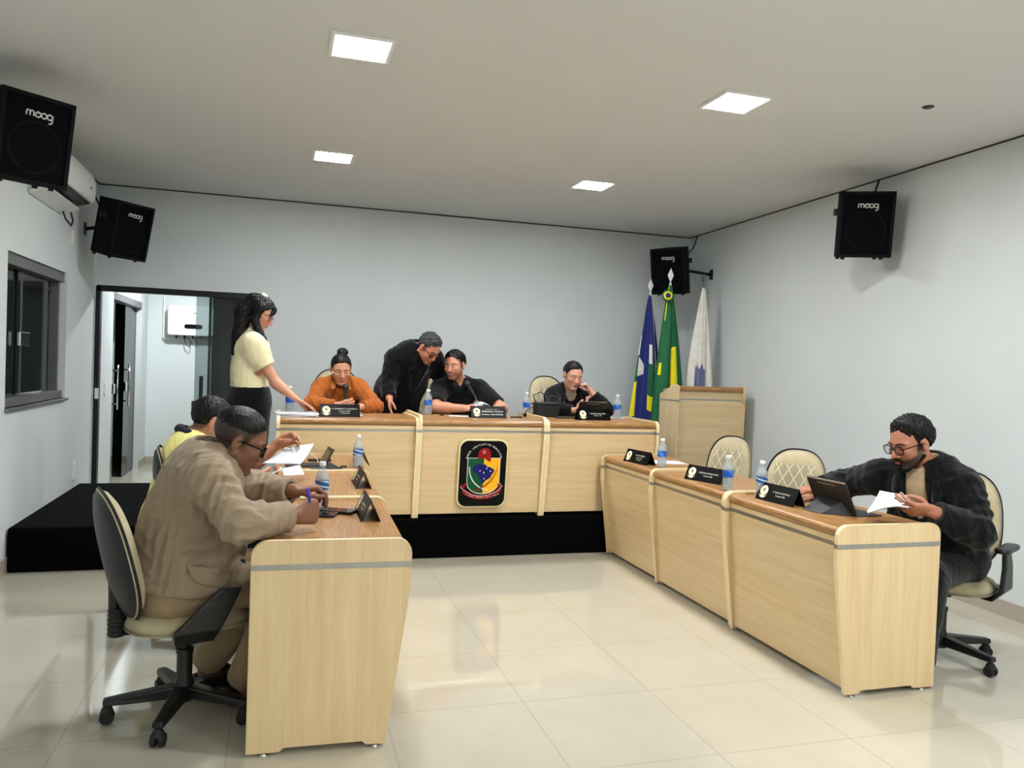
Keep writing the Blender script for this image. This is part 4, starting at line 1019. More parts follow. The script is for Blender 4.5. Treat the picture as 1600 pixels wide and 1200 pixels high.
def v3(a): return np.array(a, float)
def cone(a, b, ra, rb=None, k=.02):
    a, b = v3(a), v3(b); rb = ra if rb is None else rb; ab = b - a; L2 = max(float(ab @ ab), 1e-9); L = math.sqrt(L2)
    def fn(X, Y, Z):
        px, py, pz = X - a[0], Y - a[1], Z - a[2]
        t = np.clip((px * ab[0] + py * ab[1] + pz * ab[2]) / L2, 0, 1)
        dx, dy, dz = px - t * ab[0], py - t * ab[1], pz - t * ab[2]
        return np.sqrt(dx * dx + dy * dy + dz * dz) - (ra + (rb - ra) * t)
    R = max(ra, rb)
    return (np.minimum(a, b) - R, np.maximum(a, b) + R, fn, k)
def flat(a, b, ra, rb, nrm, fl, k=.02):     # capsule squeezed along nrm by fl
    a, b, n = v3(a), v3(b), v3(nrm); ab = b - a; n = n - ab * (n @ ab) / max(ab @ ab, 1e-9); n /= np.linalg.norm(n); L2 = max(float(ab @ ab), 1e-9); g = 1 / fl - 1
    def fn(X, Y, Z):
        px, py, pz = X - a[0], Y - a[1], Z - a[2]
        q = (px * n[0] + py * n[1] + pz * n[2]) * g
        px, py, pz = px + q * n[0], py + q * n[1], pz + q * n[2]
        t = np.clip((px * ab[0] + py * ab[1] + pz * ab[2]) / L2, 0, 1)
        dx, dy, dz = px - t * ab[0], py - t * ab[1], pz - t * ab[2]
        return (np.sqrt(dx * dx + dy * dy + dz * dz) - (ra + (rb - ra) * t)) * ((1 + fl) / 2)
    R = max(ra, rb) * max(1, fl)
    return (np.minimum(a, b) - R, np.maximum(a, b) + R, fn, k)
def ell(c, R3, r, k=.02):     # R3 rows: local axes
    c = v3(c); R3 = np.array(R3, float); r = v3(r)
    def fn(X, Y, Z):
        px, py, pz = X - c[0], Y - c[1], Z - c[2]; s0 = 0; s1 = 0
        for i in range(3):
            q = px * R3[i, 0] + py * R3[i, 1] + pz * R3[i, 2]; s0 = s0 + (q / r[i]) ** 2; s1 = s1 + (q / r[i] ** 2) ** 2
        k0 = np.sqrt(s0); k1 = np.sqrt(s1) + 1e-6
        return k0 * (k0 - 1) / k1
    m = max(r); return (c - m, c + m, fn, k)
def func(lo, hi, g, k=0): return (v3(lo), v3(hi), g, k)

def sdf_object(fd, name, mat, parent, color=None, smooth=True, mats=None):
    P, F = fd.mesh()
    me = bpy.data.meshes.new(name); n = len(P)
    me.vertices.add(n); me.vertices.foreach_set('co', P.astype(f32).ravel())
    me.loops.add(F.size); me.loops.foreach_set('vertex_index', F.astype(np.int32).ravel())
    me.polygons.add(len(F)); me.polygons.foreach_set('loop_start', np.arange(0, F.size, 4, dtype=np.int32)); me.polygons.foreach_set('loop_total', np.full(len(F), 4, np.int32))
    me.polygons.foreach_set('use_smooth', np.ones(len(F), bool))
    me.update(calc_edges=True); me.validate()
    me.materials.append(mat)
    if color is not None:
        at = me.color_attributes.new('tone', 'FLOAT_COLOR', 'POINT'); c = np.ones((n, 4), f32); c[:, :3] = color(P)
        at.data.foreach_set('color', c.ravel())
    o = bpy.data.objects.new(name, me); COL.objects.link(o)
    if parent: o.parent = parent
    return o
def wrinkle(fd, amp, spots=(), seed=0, stretch=(1, 1, 1), base=.35, wl=.055):
    """soft cloth folds: pushes the surface in and out, strongest around the given spots (point, radius)"""
    X, Y, Z = fd.ax[0][:, None, None], fd.ax[1][None, :, None], fd.ax[2][None, None, :]
    rs = np.random.RandomState(seed); near = np.argwhere(np.abs(fd.a) < .03)
    p = near * fd.h + fd.lo; w = np.full(len(p), base)
    for c, r in spots: w += np.exp(-((p - v3(c)) ** 2).sum(1) / (r * r))
    d = 0
    for i in range(5):
        q = rs.randn(3) * stretch; q /= np.linalg.norm(q); q *= 2 * PI / (wl * (.7 + .8 * rs.rand()))
        q2 = rs.randn(3); q2 /= np.linalg.norm(q2); q2 *= 2 * PI / .21
        d = d + np.abs(np.sin(p @ q * .5 + 1.6 * np.sin(p @ q2 + i) + rs.rand() * 6)) - .63
    fd.a[near[:, 0], near[:, 1], near[:, 2]] += (d * amp * np.minimum(w, 1.4) * .55).astype(f32)

def nrm(a): a = v3(a); return a / np.linalg.norm(a)
def frame(f, u): f = nrm(f); s_ = nrm(np.cross(u, f)); u = np.cross(f, s_); return np.array([f, s_, u])   # forward, left, up

class Head:
    def __init__(s, c, fwd, up, sc_=1.0, female=False):
        s.c = v3(c); s.R = frame(fwd, up); s.k = sc_; s.fem = female
    def w(s, f, l, u): return s.c + (s.R[0] * f + s.R[1] * l + s.R[2] * u) * s.k
    def dirw(s, f, l, u): return s.R[0] * f + s.R[1] * l + s.R[2] * u
    def loc(s, P): return ((P - s.c) @ s.R.T) / s.k
    def e(s, c, r, k=.012, R=None): return ell(s.w(*c), s.R if R is None else R @ s.R, v3(r) * s.k, k)
    def c_(s, a, b, ra, rb=None, k=.01): return cone(s.w(*a), s.w(*b), ra * s.k, (rb if rb is not None else ra) * s.k, k)
    def prims(s):
        fm = s.fem; jw = .050 if fm else .056; P = []
        P += [(s.e((-.012, 0, .034), (.099, .077, .086)), 'u')]
        P += [(s.e((.040, 0, -.018), (.060, .064, .080), .02), 'u'), (s.e((.036, 0, -.060), (.055, jw - .002, .052), .02), 'u')]
        for q in (-1, 1):
            P += [(s.c_((-.002, q * jw * 1.02, -.05), (.070, q * .018, -.104), .017, .015, .02), 'u')]
            P += [(s.e((.066, q * .040, -.024), (.024, .022, .02), .016), 'u')]
            P += [(s.c_((.082, q * .008, .021), (.070, q * .050, .019), .0105, .009, .012), 'u')]
        P += [(s.e((.074, 0, -.100), (.022, .024, .018), .014), 'u')]
        for q in (-1, 1): P += [(s.e((.098, q * .031, -.001), (.017, .017, .011), .010), 'c')]
        for q in (-1, 1): P += [(s.e((.074, q * .031, -.001), (.0145, .0165, .0125), .003), 'u')]
        P += [(s.c_((.086, 0, .012), (.112, 0, -.030), .0065, .0105, .010), 'u'), (s.e((.114, 0, -.036), (.0095, .0105, .0085), .005), 'u')]
        for q in (-1, 1): P += [(s.e((.099, q * .0125, -.040), (.011, .0075, .0075), .004), 'u')]
        P += [(s.c_((.096, -.014, -.0625), (.098, 0, -.060), .006, .0065, .006), 'u'), (s.c_((.096, .014, -.0625), (.098, 0, -.060), .006, .0065, .006), 'u')]
        P += [(s.c_((.093, -.012, -.0735), (.093, .012, -.0735), .0075, .0075, .005), 'u')]
        P += [(s.c_((.102, -.021, -.0675), (.102, .021, -.0675), .0032, .0032, .003), 'c')]
        P += [(s.e((.096, 0, -.0855), (.008, .018, .005), .006), 'c')]
        for q in (-1, 1):
            P += [(s.e((-.010, q * .079, -.006), (.019, .009, .033), .006, R=np.array([[.97, -.25 * q, .0], [.25 * q, .97, 0], [0, 0, 1]])), 'u')]
            P += [(s.e((-.004, q * .0895, -.002), (.010, .006, .018), .004), 'c')]
        return P
    def facemask(s, P):
        return s.loc(P)

def smooth01(x, a, b): t = np.clip((x - a) / (b - a), 0, 1); return t * t * (3 - 2 * t)

def hand(W, d, n, t, curl=(.5, .6, .4), spread=.12, thumb=.6, size=1.0, fat=1.0, curls=None, palmr=.013):
    """W wrist, d finger direction, n palm normal, t thumb side. Returns prims."""
    W, d = v3(W), nrm(d); n = v3(n); n = nrm(n - d * (n @ d)); t_ = np.cross(n, d); t = t_ if t_ @ v3(t) > 0 else -t_
    S = size; P = []; r0 = .0088 * fat * S
    K = W + d * .088 * S
    for q, kk in ((-.55, .9), (0, 1), (.55, 1)):
        P.append((flat(W + t * q * .026 * S + d * .012 * S, W + d * .078 * S * kk + t * q * .048 * S, .021 * fat * S, .021 * fat * S, n, .62, .012), 'u'))
    offs = (.032, .0108, -.0108, -.031); lens = ((.042, .026, .021), (.046, .030, .022), (.043, .028, .021), (.033, .021, .019))
    base_d = (.086, .090, .086, .077)
    for i in range(4):
        a0 = W + (t * offs[i] + d * base_d[i]) * S; ang = 0; cu = curls[i] if curls else curl
        dd = nrm(d + t * spread * (1.5 - i) * .55); p = a0; P.append((cone(p - dd * .02 * S, p, r0 * 1.08, r0 * 1.1, .006), 'u'))
        for j in range(3):
            ang += cu[j]; dr = dd * math.cos(ang) + n * math.sin(ang); q = p + dr * lens[i][j] * S
            P.append((cone(p, q, r0 * (1.04 - .07 * j), r0 * (.98 - .08 * j), .0015), 'u')); p = q
    b0 = W + (t * .018 + d * .022 + n * .006) * S; th = thumb
    d1 = nrm(d * .72 + t * (.75 - .45 * th) + n * (.25 + .6 * th)); p1 = b0 + d1 * .042 * S
    d2 = nrm(d * .95 + t * (.35 - .6 * th) + n * (.15 + .5 * th)); p2 = p1 + d2 * .032 * S
    d3 = nrm(d * 1.0 + t * (.15 - .7 * th) + n * (.1 + .35 * th)); p3 = p2 + d3 * .026 * S
    P += [(cone(b0, p1, .0145 * fat * S, .0115 * fat * S, .010), 'u'), (cone(p1, p2, .0108 * fat * S, .0100 * fat * S, .003), 'u'), (cone(p2, p3, .0100 * fat * S, .0085 * fat * S, .002), 'u')]
    return P

def skin_mat():
    t = NT('skin'); a = t.n('ShaderNodeVertexColor'); a.layer_name = 'tone'
    f = t.noise(t.coord(), 45, 3); c = t.mix(t.math('MULTIPLY', f, .16), a.outputs['Color'], (.55, .42, .38, 1), 'MULTIPLY')
    t.set(c, .46); t.b.inputs['Subsurface Weight'].default_value = .08; t.b.inputs['Subsurface Radius'].default_value = (.012, .005, .003)
    t.b.inputs['Subsurface Scale'].default_value = .4; t.b.inputs['Specular IOR Level'].default_value = .4
    t.bump(t.noise(t.coord(), 260, 2), .12, .001); return t.m
M['skin'] = skin_mat()
def hair_mat(name, c1, c2, rough=.42, stretch=(260, 260, 30)):
    t = NT(name); f = t.noise(t.coord(scale=stretch), 1, 3, .6); g = t.noise(t.coord(), 60, 3)
    c = t.ramp(t.math('ADD', t.math('MULTIPLY', f, .6), t.math('MULTIPLY', g, .4)), [(.35, c1), (.65, c2)])
    t.bump(f, .5, .003); t.b.inputs['Specular IOR Level'].default_value = .22; return t.set(c, rough)
M['hair_black'] = hair_mat('black_hair', sc(4, 4, 4), sc(14, 12, 12))
M['hair_dark'] = hair_mat('dark_brown_hair', sc(9, 6, 5), sc(26, 18, 15))
M['hair_grey'] = hair_mat('greying_hair', sc(18, 18, 19), sc(84, 84, 86), .6, (90, 90, 90))
M['brow'] = plain('eyebrow_hair', sc(26, 19, 16), .8)

# ---------------------------------------------------------------- people
def lerp(a, b, t): return v3(a) * (1 - t) + v3(b) * t
class Body:
    def __init__(s, J, F, Fp=None, g=1.0, belly=0, bust=0, armg=1.0, legg=1.0, neckr=.056, depth=.72):
        s.J = {k: v3(a) for k, a in J.items()}; s.F = nrm(F); s.Fp = nrm(Fp if Fp is not None else F); s.g = g; s.belly = belly; s.bust = bust; s.armg = armg; s.legg = legg; s.neckr = neckr; s.dp = depth
        J = s.J; s.up = nrm(J['neck'] - J['pel']); s.L = nrm(J['shL'] - J['shR'])
        if 'hipL' not in J: l = nrm(np.cross(s.up, s.Fp)); J['hipL'] = J['pel'] + l * .088; J['hipR'] = J['pel'] - l * .088
    def torso(s, off=0, k=.05, lower=True, hem=None):
        J, g, P = s.J, s.g, []
        pel, neck = J['pel'], J['neck']; mid = lerp(pel, neck, .42) + s.F * s.J.get('slump', 0) * 1.0 if 'slump' not in J else lerp(pel, neck, .42) + J['slump']
        ch = lerp(pel, neck, .74)
        if lower: P.append((flat(J['hipL'] * .75 + J['hipR'] * .25 , J['hipR'] * .75 + J['hipL'] * .25, .112 * g + off, .112 * g + off, s.up, 1.15, k), 'u'))
        P.append((flat(pel, mid, .148 * g + off, .143 * g + off, s.Fp, s.dp + .03, k), 'u'))
        P.append((flat(mid, ch, .143 * g + off, .158 * g + off, s.F, s.dp, k), 'u'))
        P.append((cone(lerp(J['shL'], J['shR'], .10) - s.up * .02, lerp(J['shR'], J['shL'], .10) - s.up * .02, .062 + off * .8, .062 + off * .8, k), 'u'))
        for q in 'LR': P.append((cone(neck + s.up * .005, lerp(J['sh' + q], neck, .12) + s.up * .012, .046 + off * .5, .048 + off * .6, .035), 'u'))
        if s.belly: P.append((ell(lerp(pel, neck, .30) + s.F * (.075 * g), frame(s.F, s.up), (s.belly + off, .150 * g + off, .16), .05), 'u'))
        if s.bust:
            for q in (-1, 1): P.append((ell(lerp(pel, neck, .66) + s.F * (.085 * g) + s.L * q * .07, frame(s.F, s.up), (s.bust + off, .062 + off, .065 + off), .03), 'u'))
        return P
    def arm(s, q, off=0, upto=1.0, off2=None, k=.03):
        J, a = s.J, s.armg; off2 = off if off2 is None else off2
        sh, el, wr = J['sh' + q], J['el' + q], J['wr' + q]
        P = [(cone(sh, lerp(sh, el, min(1, upto)), .058 * a + off, (.058 + (.043 - .058) * min(1, upto)) * a + off, k), 'u')]
        if upto > 1:
            t = upto - 1; P.append((cone(el, lerp(el, wr, t), .044 * a + off, (.044 + (.028 - .044) * t) * a + off2, .02), 'u'))
            P.append((cone(lerp(el, wr, .12), lerp(el, wr, min(t, .4)), .046 * a + off, .042 * a + off, .02), 'u'))
        return P
    def leg(s, q, off=0, upto=2.0, k=.03, off2=None):
        J, a = s.J, s.legg; off2 = off if off2 is None else off2
        P = [(cone(J['hip' + q], J['kn' + q], .086 * a + off, .058 * a + off, .05), 'u')]
        P += [(cone(J['kn' + q], J['an' + q], .057 * a + off, .037 * a + off2, .03), 'u'), (cone(lerp(J['kn' + q], J['an' + q], .15), lerp(J['kn' + q], J['an' + q], .45), .058 * a + off, .052 * a + off, .03), 'u')]
        return P
    def foot(s, q, off=0):
        J = s.J; an, to = J['an' + q], J['to' + q]; he = an - nrm(to - an) * .045; z = to[2]
        he[2] = z; an2 = an.copy(); an2[2] = z + .01
        return [(flat(he, to, .036 + off, .034 + off, (0, 0, 1), .85, .02), 'u'), (cone(an, an2, .034 + off, .036 + off, .03), 'u'), (cone(an, lerp(an2, to, .6), .032 + off, .028 + off, .03), 'u')]
def bounds(pr, pad=.03):
    lo = np.min([p[0][0] for p in pr if p[1] == 'u'], 0) - pad; hi = np.max([p[0][1] for p in pr if p[1] == 'u'], 0) + pad; return lo, hi
def fieldof(pr, h):
    lo, hi = bounds(pr); f = Field(lo, hi, h * VQ)
    for p, op in pr: f.put(p, op)
    return f
def cutplane(c, n, r, k=.004):
    c, n = v3(c), nrm(n)
    def fn(X, Y, Z):
        x, y, z = X - c[0], Y - c[1], Z - c[2]
        return np.maximum(-(x * n[0] + y * n[1] + z * n[2]), np.sqrt(x * x + y * y + z * z) - r)
    return (c - r, c + r, fn, k)
def tubeobj(pts, r, name, mat, parent, n=8): return MB().tube(pts, r, n).build(name, mat, parent, smooth=True, fix=True)

def face_extras(H, fd, root, browc='brow', lip=(150, 80, 75), lash=True, brow_w=.0032, lipmat=None, smile=0, eyes=True):
    """eyebrows, lashes and lips laid on the modelled face"""
    def hit(l, u, push=.0005):
        p = fd.march(H.w(.17, l, u), H.dirw(-1, 0, 0), .2); return None if p is None else p + V(H.dirw(1, 0, 0)) * push * H.k
    def strip(pts, r, name, mat, push=.0005):
        q = [hit(a, b, push) for a, b in pts]; q = [x for x in q if x is not None]
        if len(q) > 2: return tubeobj(q, [r_ * H.k for r_ in r][:len(q)] if isinstance(r, list) else r * H.k, name, M[mat] if isinstance(mat, str) else mat, root, 6)
    for q in (-1, 1):
        strip([(q * (.012 + .0078 * i), .019 + .0055 * math.sin(i / 5 * PI * .75 + .3)) for i in range(6)], [brow_w * x for x in (.7, 1, 1.1, 1, .8, .4)], 'eyebrow', browc)
        if lash: strip([(q * (.017 + .0055 * i), -.0035 - .0035 * math.sin(i / 5 * PI)) for i in range(6)], [.0008, .0013, .0015, .0015, .0013, .0008], 'eyelashes', browc)
    if lipmat is not False:
        lm = lipmat or plain('lip', sc(*lip), .45)
        s_ = smile
        strip([((-.019 - s_ * .4) + (.038 + s_ * .8) * i / 8, -.064 + .003 * math.sin(i / 8 * PI) + s_ * (abs(i / 4 - 1)) ** 2) for i in range(9)], [.0012, .0026, .0034, .0036, .0032, .0036, .0034, .0026, .0012], 'upper_lip', lm, -.0012)
        strip([((-.017 - s_ * .4) + (.034 + s_ * .8) * i / 8, -.0725 - .002 * math.sin(i / 8 * PI) + s_ * (abs(i / 4 - 1)) ** 2) for i in range(9)], [.0012, .003, .0042, .0046, .0048, .0046, .0042, .003, .0012], 'lower_lip', lm, -.0016)
def glasses(H, root, mat, w=.027, h=.019, r=.0016, f=.103, u=-.003, rnd=3.0, label=None):
    def ringp(q, y):
        return [H.w(f - .004 * abs(math.cos(a)) , q * .0335 + w * math.copysign(abs(math.cos(a)) ** (2 / rnd), math.cos(a)), u + h * math.copysign(abs(math.sin(a)) ** (2 / rnd), math.sin(a))) for a in [2 * PI * i / 20 for i in range(21)]]
    m = MB()
    for q in (-1, 1):
        m.tube(ringp(q, 0), r * 1.15, 6)
        m.tube([H.w(f - .004, q * .0605, u + .008), H.w(f - .010, q * .070, u + .009), H.w(.05, q * .0775, u + .010), H.w(-.002, q * .082, u + .008), H.w(-.022, q * .083, u - .012)], r * 1.2, 6)
    m.tube([H.w(f, -.0075, u + .004), H.w(f + .003, 0, u + .006), H.w(f, .0075, u + .004)], r, 6)
    o = m.build('spectacles', mat, root, smooth=True)
    for q in (-1, 1):
        P = [H.w(f - .002, q * .0335 + w * .97 * math.copysign(abs(math.cos(a)) ** (2 / rnd), math.cos(a)), u + h * .97 * math.copysign(abs(math.sin(a)) ** (2 / rnd), math.sin(a))) for a in [2 * PI * i / 20 for i in range(20)]]
        MB().add(P, [tuple(range(20))]).build('lens', M['lens'], o, fix=False)
    return o
HLX = [-.14, -.075, -.05, -.03, -.016, -.004, .010, .024, .034, .050, .066, .08, .10]
HLY = [-.085, -.080, -.070, -.045, .004, .012, -.008, .002, .034, .052, .066, .078, .095]
HLFADE = [.035, .035, .035, .036, .040, .040, .036, .036, .042, .056, .068, .078, .095]
HLMID = [-.075, -.07, -.055, -.03, .012, .016, .006, .010, .036, .054, .067, .078, .095]
def hairfield(H, off=.007, h=.0045, extra=(), cuts=(), side=None, noise=.0025, seed=3, up_=0., hl=None, taper=.03, jag=1., r=(.099, .077, .086), c=(-.012, 0, .034)):
    P = [(H.e(c, (r[0] + off, r[1] + off * .8, r[2] + off), .004), 'u')] + list(extra)
    lo, hi = bounds(P, .03); f = Field(lo, hi, h * VQ)
    P1 = [p for p in P]
    f.put(P[0][0], 'u')
    X, Y, Z = f.ax[0][:, None, None] - H.c[0], f.ax[1][None, :, None] - H.c[1], f.ax[2][None, None, :] - H.c[2]
    R = H.R / H.k
    fl = X * R[0, 0] + Y * R[0, 1] + Z * R[0, 2]; ll = X * R[1, 0] + Y * R[1, 1] + Z * R[1, 2]; ul = X * R[2, 0] + Y * R[2, 1] + Z * R[2, 2]
    d = (ul - up_ - np.interp(fl, HLX, hl or HLY)) * .7
    if side: d = np.minimum(d, side(fl, ll, ul)) if callable(side) else d
    if taper: f.a += (off * .95 * (1 - smooth01(d, 0, taper)) * H.k).astype(f32)
    d = d + jag * (.004 * np.sin(ll * 95 + 1.3) + .003 * np.sin(fl * 260))
    k = .006; a = f.a; b = (-d * H.k).astype(f32); q = np.maximum(k - np.abs(a - b), 0) / k; f.a = np.maximum(a, b) + q * q * k * .25
    for p, op in P[1:]: f.put(p, op)
    for p in cuts: f.put(p, 'c')
    if noise:
        rs = np.random.RandomState(seed); near = np.argwhere(np.abs(f.a) < .02); p = (near * f.h + f.lo - H.c) @ H.R.T; dd = 0
        for i in range(4):
            q = rs.randn(3); q /= np.linalg.norm(q); dd = dd + np.sin(p @ q * 2 * PI / (.012 + .01 * i) + 2 * np.sin(p @ q[::-1] * 120))
        f.a[near[:, 0], near[:, 1], near[:, 2]] += (dd * noise * .5).astype(f32)
    return f
def tone(base, H, lips=None, stubble=0, stub_col=(50, 38, 32), fade=0, fade_col=(28, 22, 20), blush=.0, beard=None):
    b = v3(sc(*base)[:3]); sb = v3(sc(*stub_col)[:3]); fc = v3(sc(*fade_col)[:3])
    def fn(P):
        q = H.loc(P); f, l, u = q[:, 0], np.abs(q[:, 1]), q[:, 2]; c = np.repeat(b[None], len(P), 0)
        near = smooth01(-np.linalg.norm(q, axis=1), -.17, -.14)[:, None]
        if blush:
            m = np.exp(-(((f - .085) / .03) ** 2 + ((l - .035) / .022) ** 2 + ((u + .03) / .022) ** 2)) + np.exp(-(((f - .115) / .02) ** 2 + (l / .015) ** 2 + ((u + .036) / .014) ** 2))
            c = c * (1 - (m * blush)[:, None] * v3((.05, .55, .55)))
        if stubble:
            jaw = smooth01(-(u + .045 - .35 * np.clip(.07 - f, 0, .08)), 0, .02) * smooth01(f, -.005, .02)
            mous = smooth01(f, .07, .085) * smooth01(-u, .045, .05) * smooth01(-l, -.034, -.022)
            side_ = smooth01(f, -.002, .008) * smooth01(-f, -.034, -.022) * smooth01(-u, -.02, .0) * smooth01(l, .05, .06)
            lipm = smooth01(f, .08, .09) * smooth01(-l, -.022, -.017) * smooth01(u, -.079, -.075) * smooth01(-u, .058, .062)
            neckm = smooth01(u, -.135, -.115)
            m = np.clip(np.maximum(np.maximum(jaw, mous), side_), 0, 1) * (1 - lipm) * neckm * stubble
            c = c * (1 - m[:, None] * near) + sb * m[:, None] * near
        if fade:
            d = (u - np.interp(f, HLX, HLY)) * .7
            m = smooth01(d, -.016, .01) * smooth01(u, -.095, -.05) * fade * smooth01(-(f), -.09, -.05)
            m = np.maximum(m, smooth01(d, .0, .02) * fade)
            ear = np.exp(-(((f + .008) / .022) ** 2 + ((l - .088) / .014) ** 2 + ((u + .006) / .034) ** 2) * 1.2)
            m = m * (1 - np.clip(ear * 1.4, 0, 1)); c = c * (1 - m[:, None] * near) + fc * m[:, None] * near
        return c
    return fn
def build_body(B, H, root, hands, col, h=.0045, extra=()):
    P = B.torso(-.004)
    for q in 'LR': P += B.arm(q, 0, 2.0) + B.leg(q) + B.foot(q)
    hb = H.w(-.018, 0, -.06); P += [(cone(B.J['neck'] - B.up * .03, hb, B.neckr, B.neckr * .96, .03), 'u')]
    P += H.prims(); P += list(extra)
    for hd in hands: P += hd
    fd = fieldof(P, h); return fd, sdf_object(fd, 'body', M['skin'], root, col)
def garment(P, cuts, name, mat, root, h=.006, wr=None):
    f = fieldof(P, h)
    if wr: wrinkle(f, **wr)
    for c in cuts: f.put(c, 'c')
    return f, sdf_object(f, name, mat, root)
def cuff_cuts(B, q, t, r=.1, inner=.004):
    el, wr = B.J['el' + q], B.J['wr' + q]; a = 'el' if t > 1 else 'sh'
    if t > 1: p = lerp(el, wr, t - 1); d = nrm(wr - el); rs = (.044 + (.028 - .044) * (t - 1)) * B.armg
    else: p = lerp(B.J['sh' + q], el, t); d = nrm(el - B.J['sh' + q]); rs = (.058 + (.043 - .058) * t) * B.armg
    return [cutplane(p, d, r), cone(p - d * .02, p + d * .03, rs + inner, rs + inner, .002)]
def lapels(B, jf, root, mat, top=(.05, .085), bot=(.17, .04), frac=.5, h=.0045, collar=True):
    nk, F, Lf = B.J['neck'], B.F, B.L; Ff = nrm(F - B.up * (F @ B.up))
    for q in (-1, 1):
        n = 14; A = []; Bp = []
        for i in range(n + 1):
            t = i / n; base = lerp(nk + Ff * top[0] + B.up * .01, lerp(B.J['pel'], nk, frac) + Ff * bot[0], t)
            inner = top[1] * (1 - t) + bot[1] * t; wid = (.030 + .036 * math.sin(min(1, t * 1.5) * PI / 2)) * (1 - max(0, t - .55) * 1.7) if t > .0 else .03
            if .30 < t < .36: wid *= .7
            for off, l in ((inner, A), (inner + max(.006, wid), Bp)):
                p = base + Lf * q * off; hit = jf.march(p + Ff * .16, -Ff, .36); l.append(hit + V(Ff) * .0012 if hit is not None else None)
        idx = [i for i in range(n + 1) if A[i] is not None and Bp[i] is not None]
        if len(idx) < 3: continue
        vs = [A[i] for i in idx] + [Bp[i] for i in idx]; m_ = len(idx)
        MB().add(vs, [(k, k + 1, m_ + k + 1, m_ + k) for k in range(m_ - 1)]).build('lapel', mat, root, smooth=True, solid=.004)
def shoes(B, root, mat, off=.008):
    for q in 'LR':
        P = B.foot(q, off); P = [P[0], P[2]]; f = fieldof(P, .006); sdf_object(f, 'shoe', mat, root)
def legs_garment(B, root, mat, off=.016, off2=.03, seed=1, extra=()):
    P = []
    for q in 'LR': P += B.leg(q, off, off2=off2)
    P += [(flat(B.J['hipL'] * .8 + B.J['hipR'] * .2, B.J['hipR'] * .8 + B.J['hipL'] * .2, .112 * B.g + off, .112 * B.g + off, B.up, 1.15, .05), 'u'), (flat(B.J['pel'], lerp(B.J['pel'], B.J['neck'], .25), .148 * B.g + off, .143 * B.g + off, B.Fp, B.dp + .03, .05), 'u')]
    P += list(extra)
    c = [cutplane(B.J['an' + q] - nrm(B.J['kn' + q] - B.J['an' + q]) * .025, B.J['an' + q] - B.J['kn' + q], .12) for q in 'LR']
    return garment(P, c, 'trousers', mat, root, .007, dict(amp=.004, spots=[(B.J['knL'], .12), (B.J['knR'], .12), (B.J['pel'], .15)], seed=seed))
def disc_on(fd, p, d, r, th, name, mat, root):
    q = fd.march(p, d, .5)
    if q is None: return None
    return MB().lathe([(r * .4, th * 1.0), (r, th * .8), (r, -th)], q, 16, ax=-V(d)).build(name, mat, root, smooth=2)
def fabm(name, c, dark=.72, bs=900, rough=.9, sheen=.15):
    return mat_fabric(name, sc(*c), tuple(x * dark for x in sc(*c)[:3]) + (1,), bs, rough, sheen)
Z3 = np.array([0, 0, 1.])

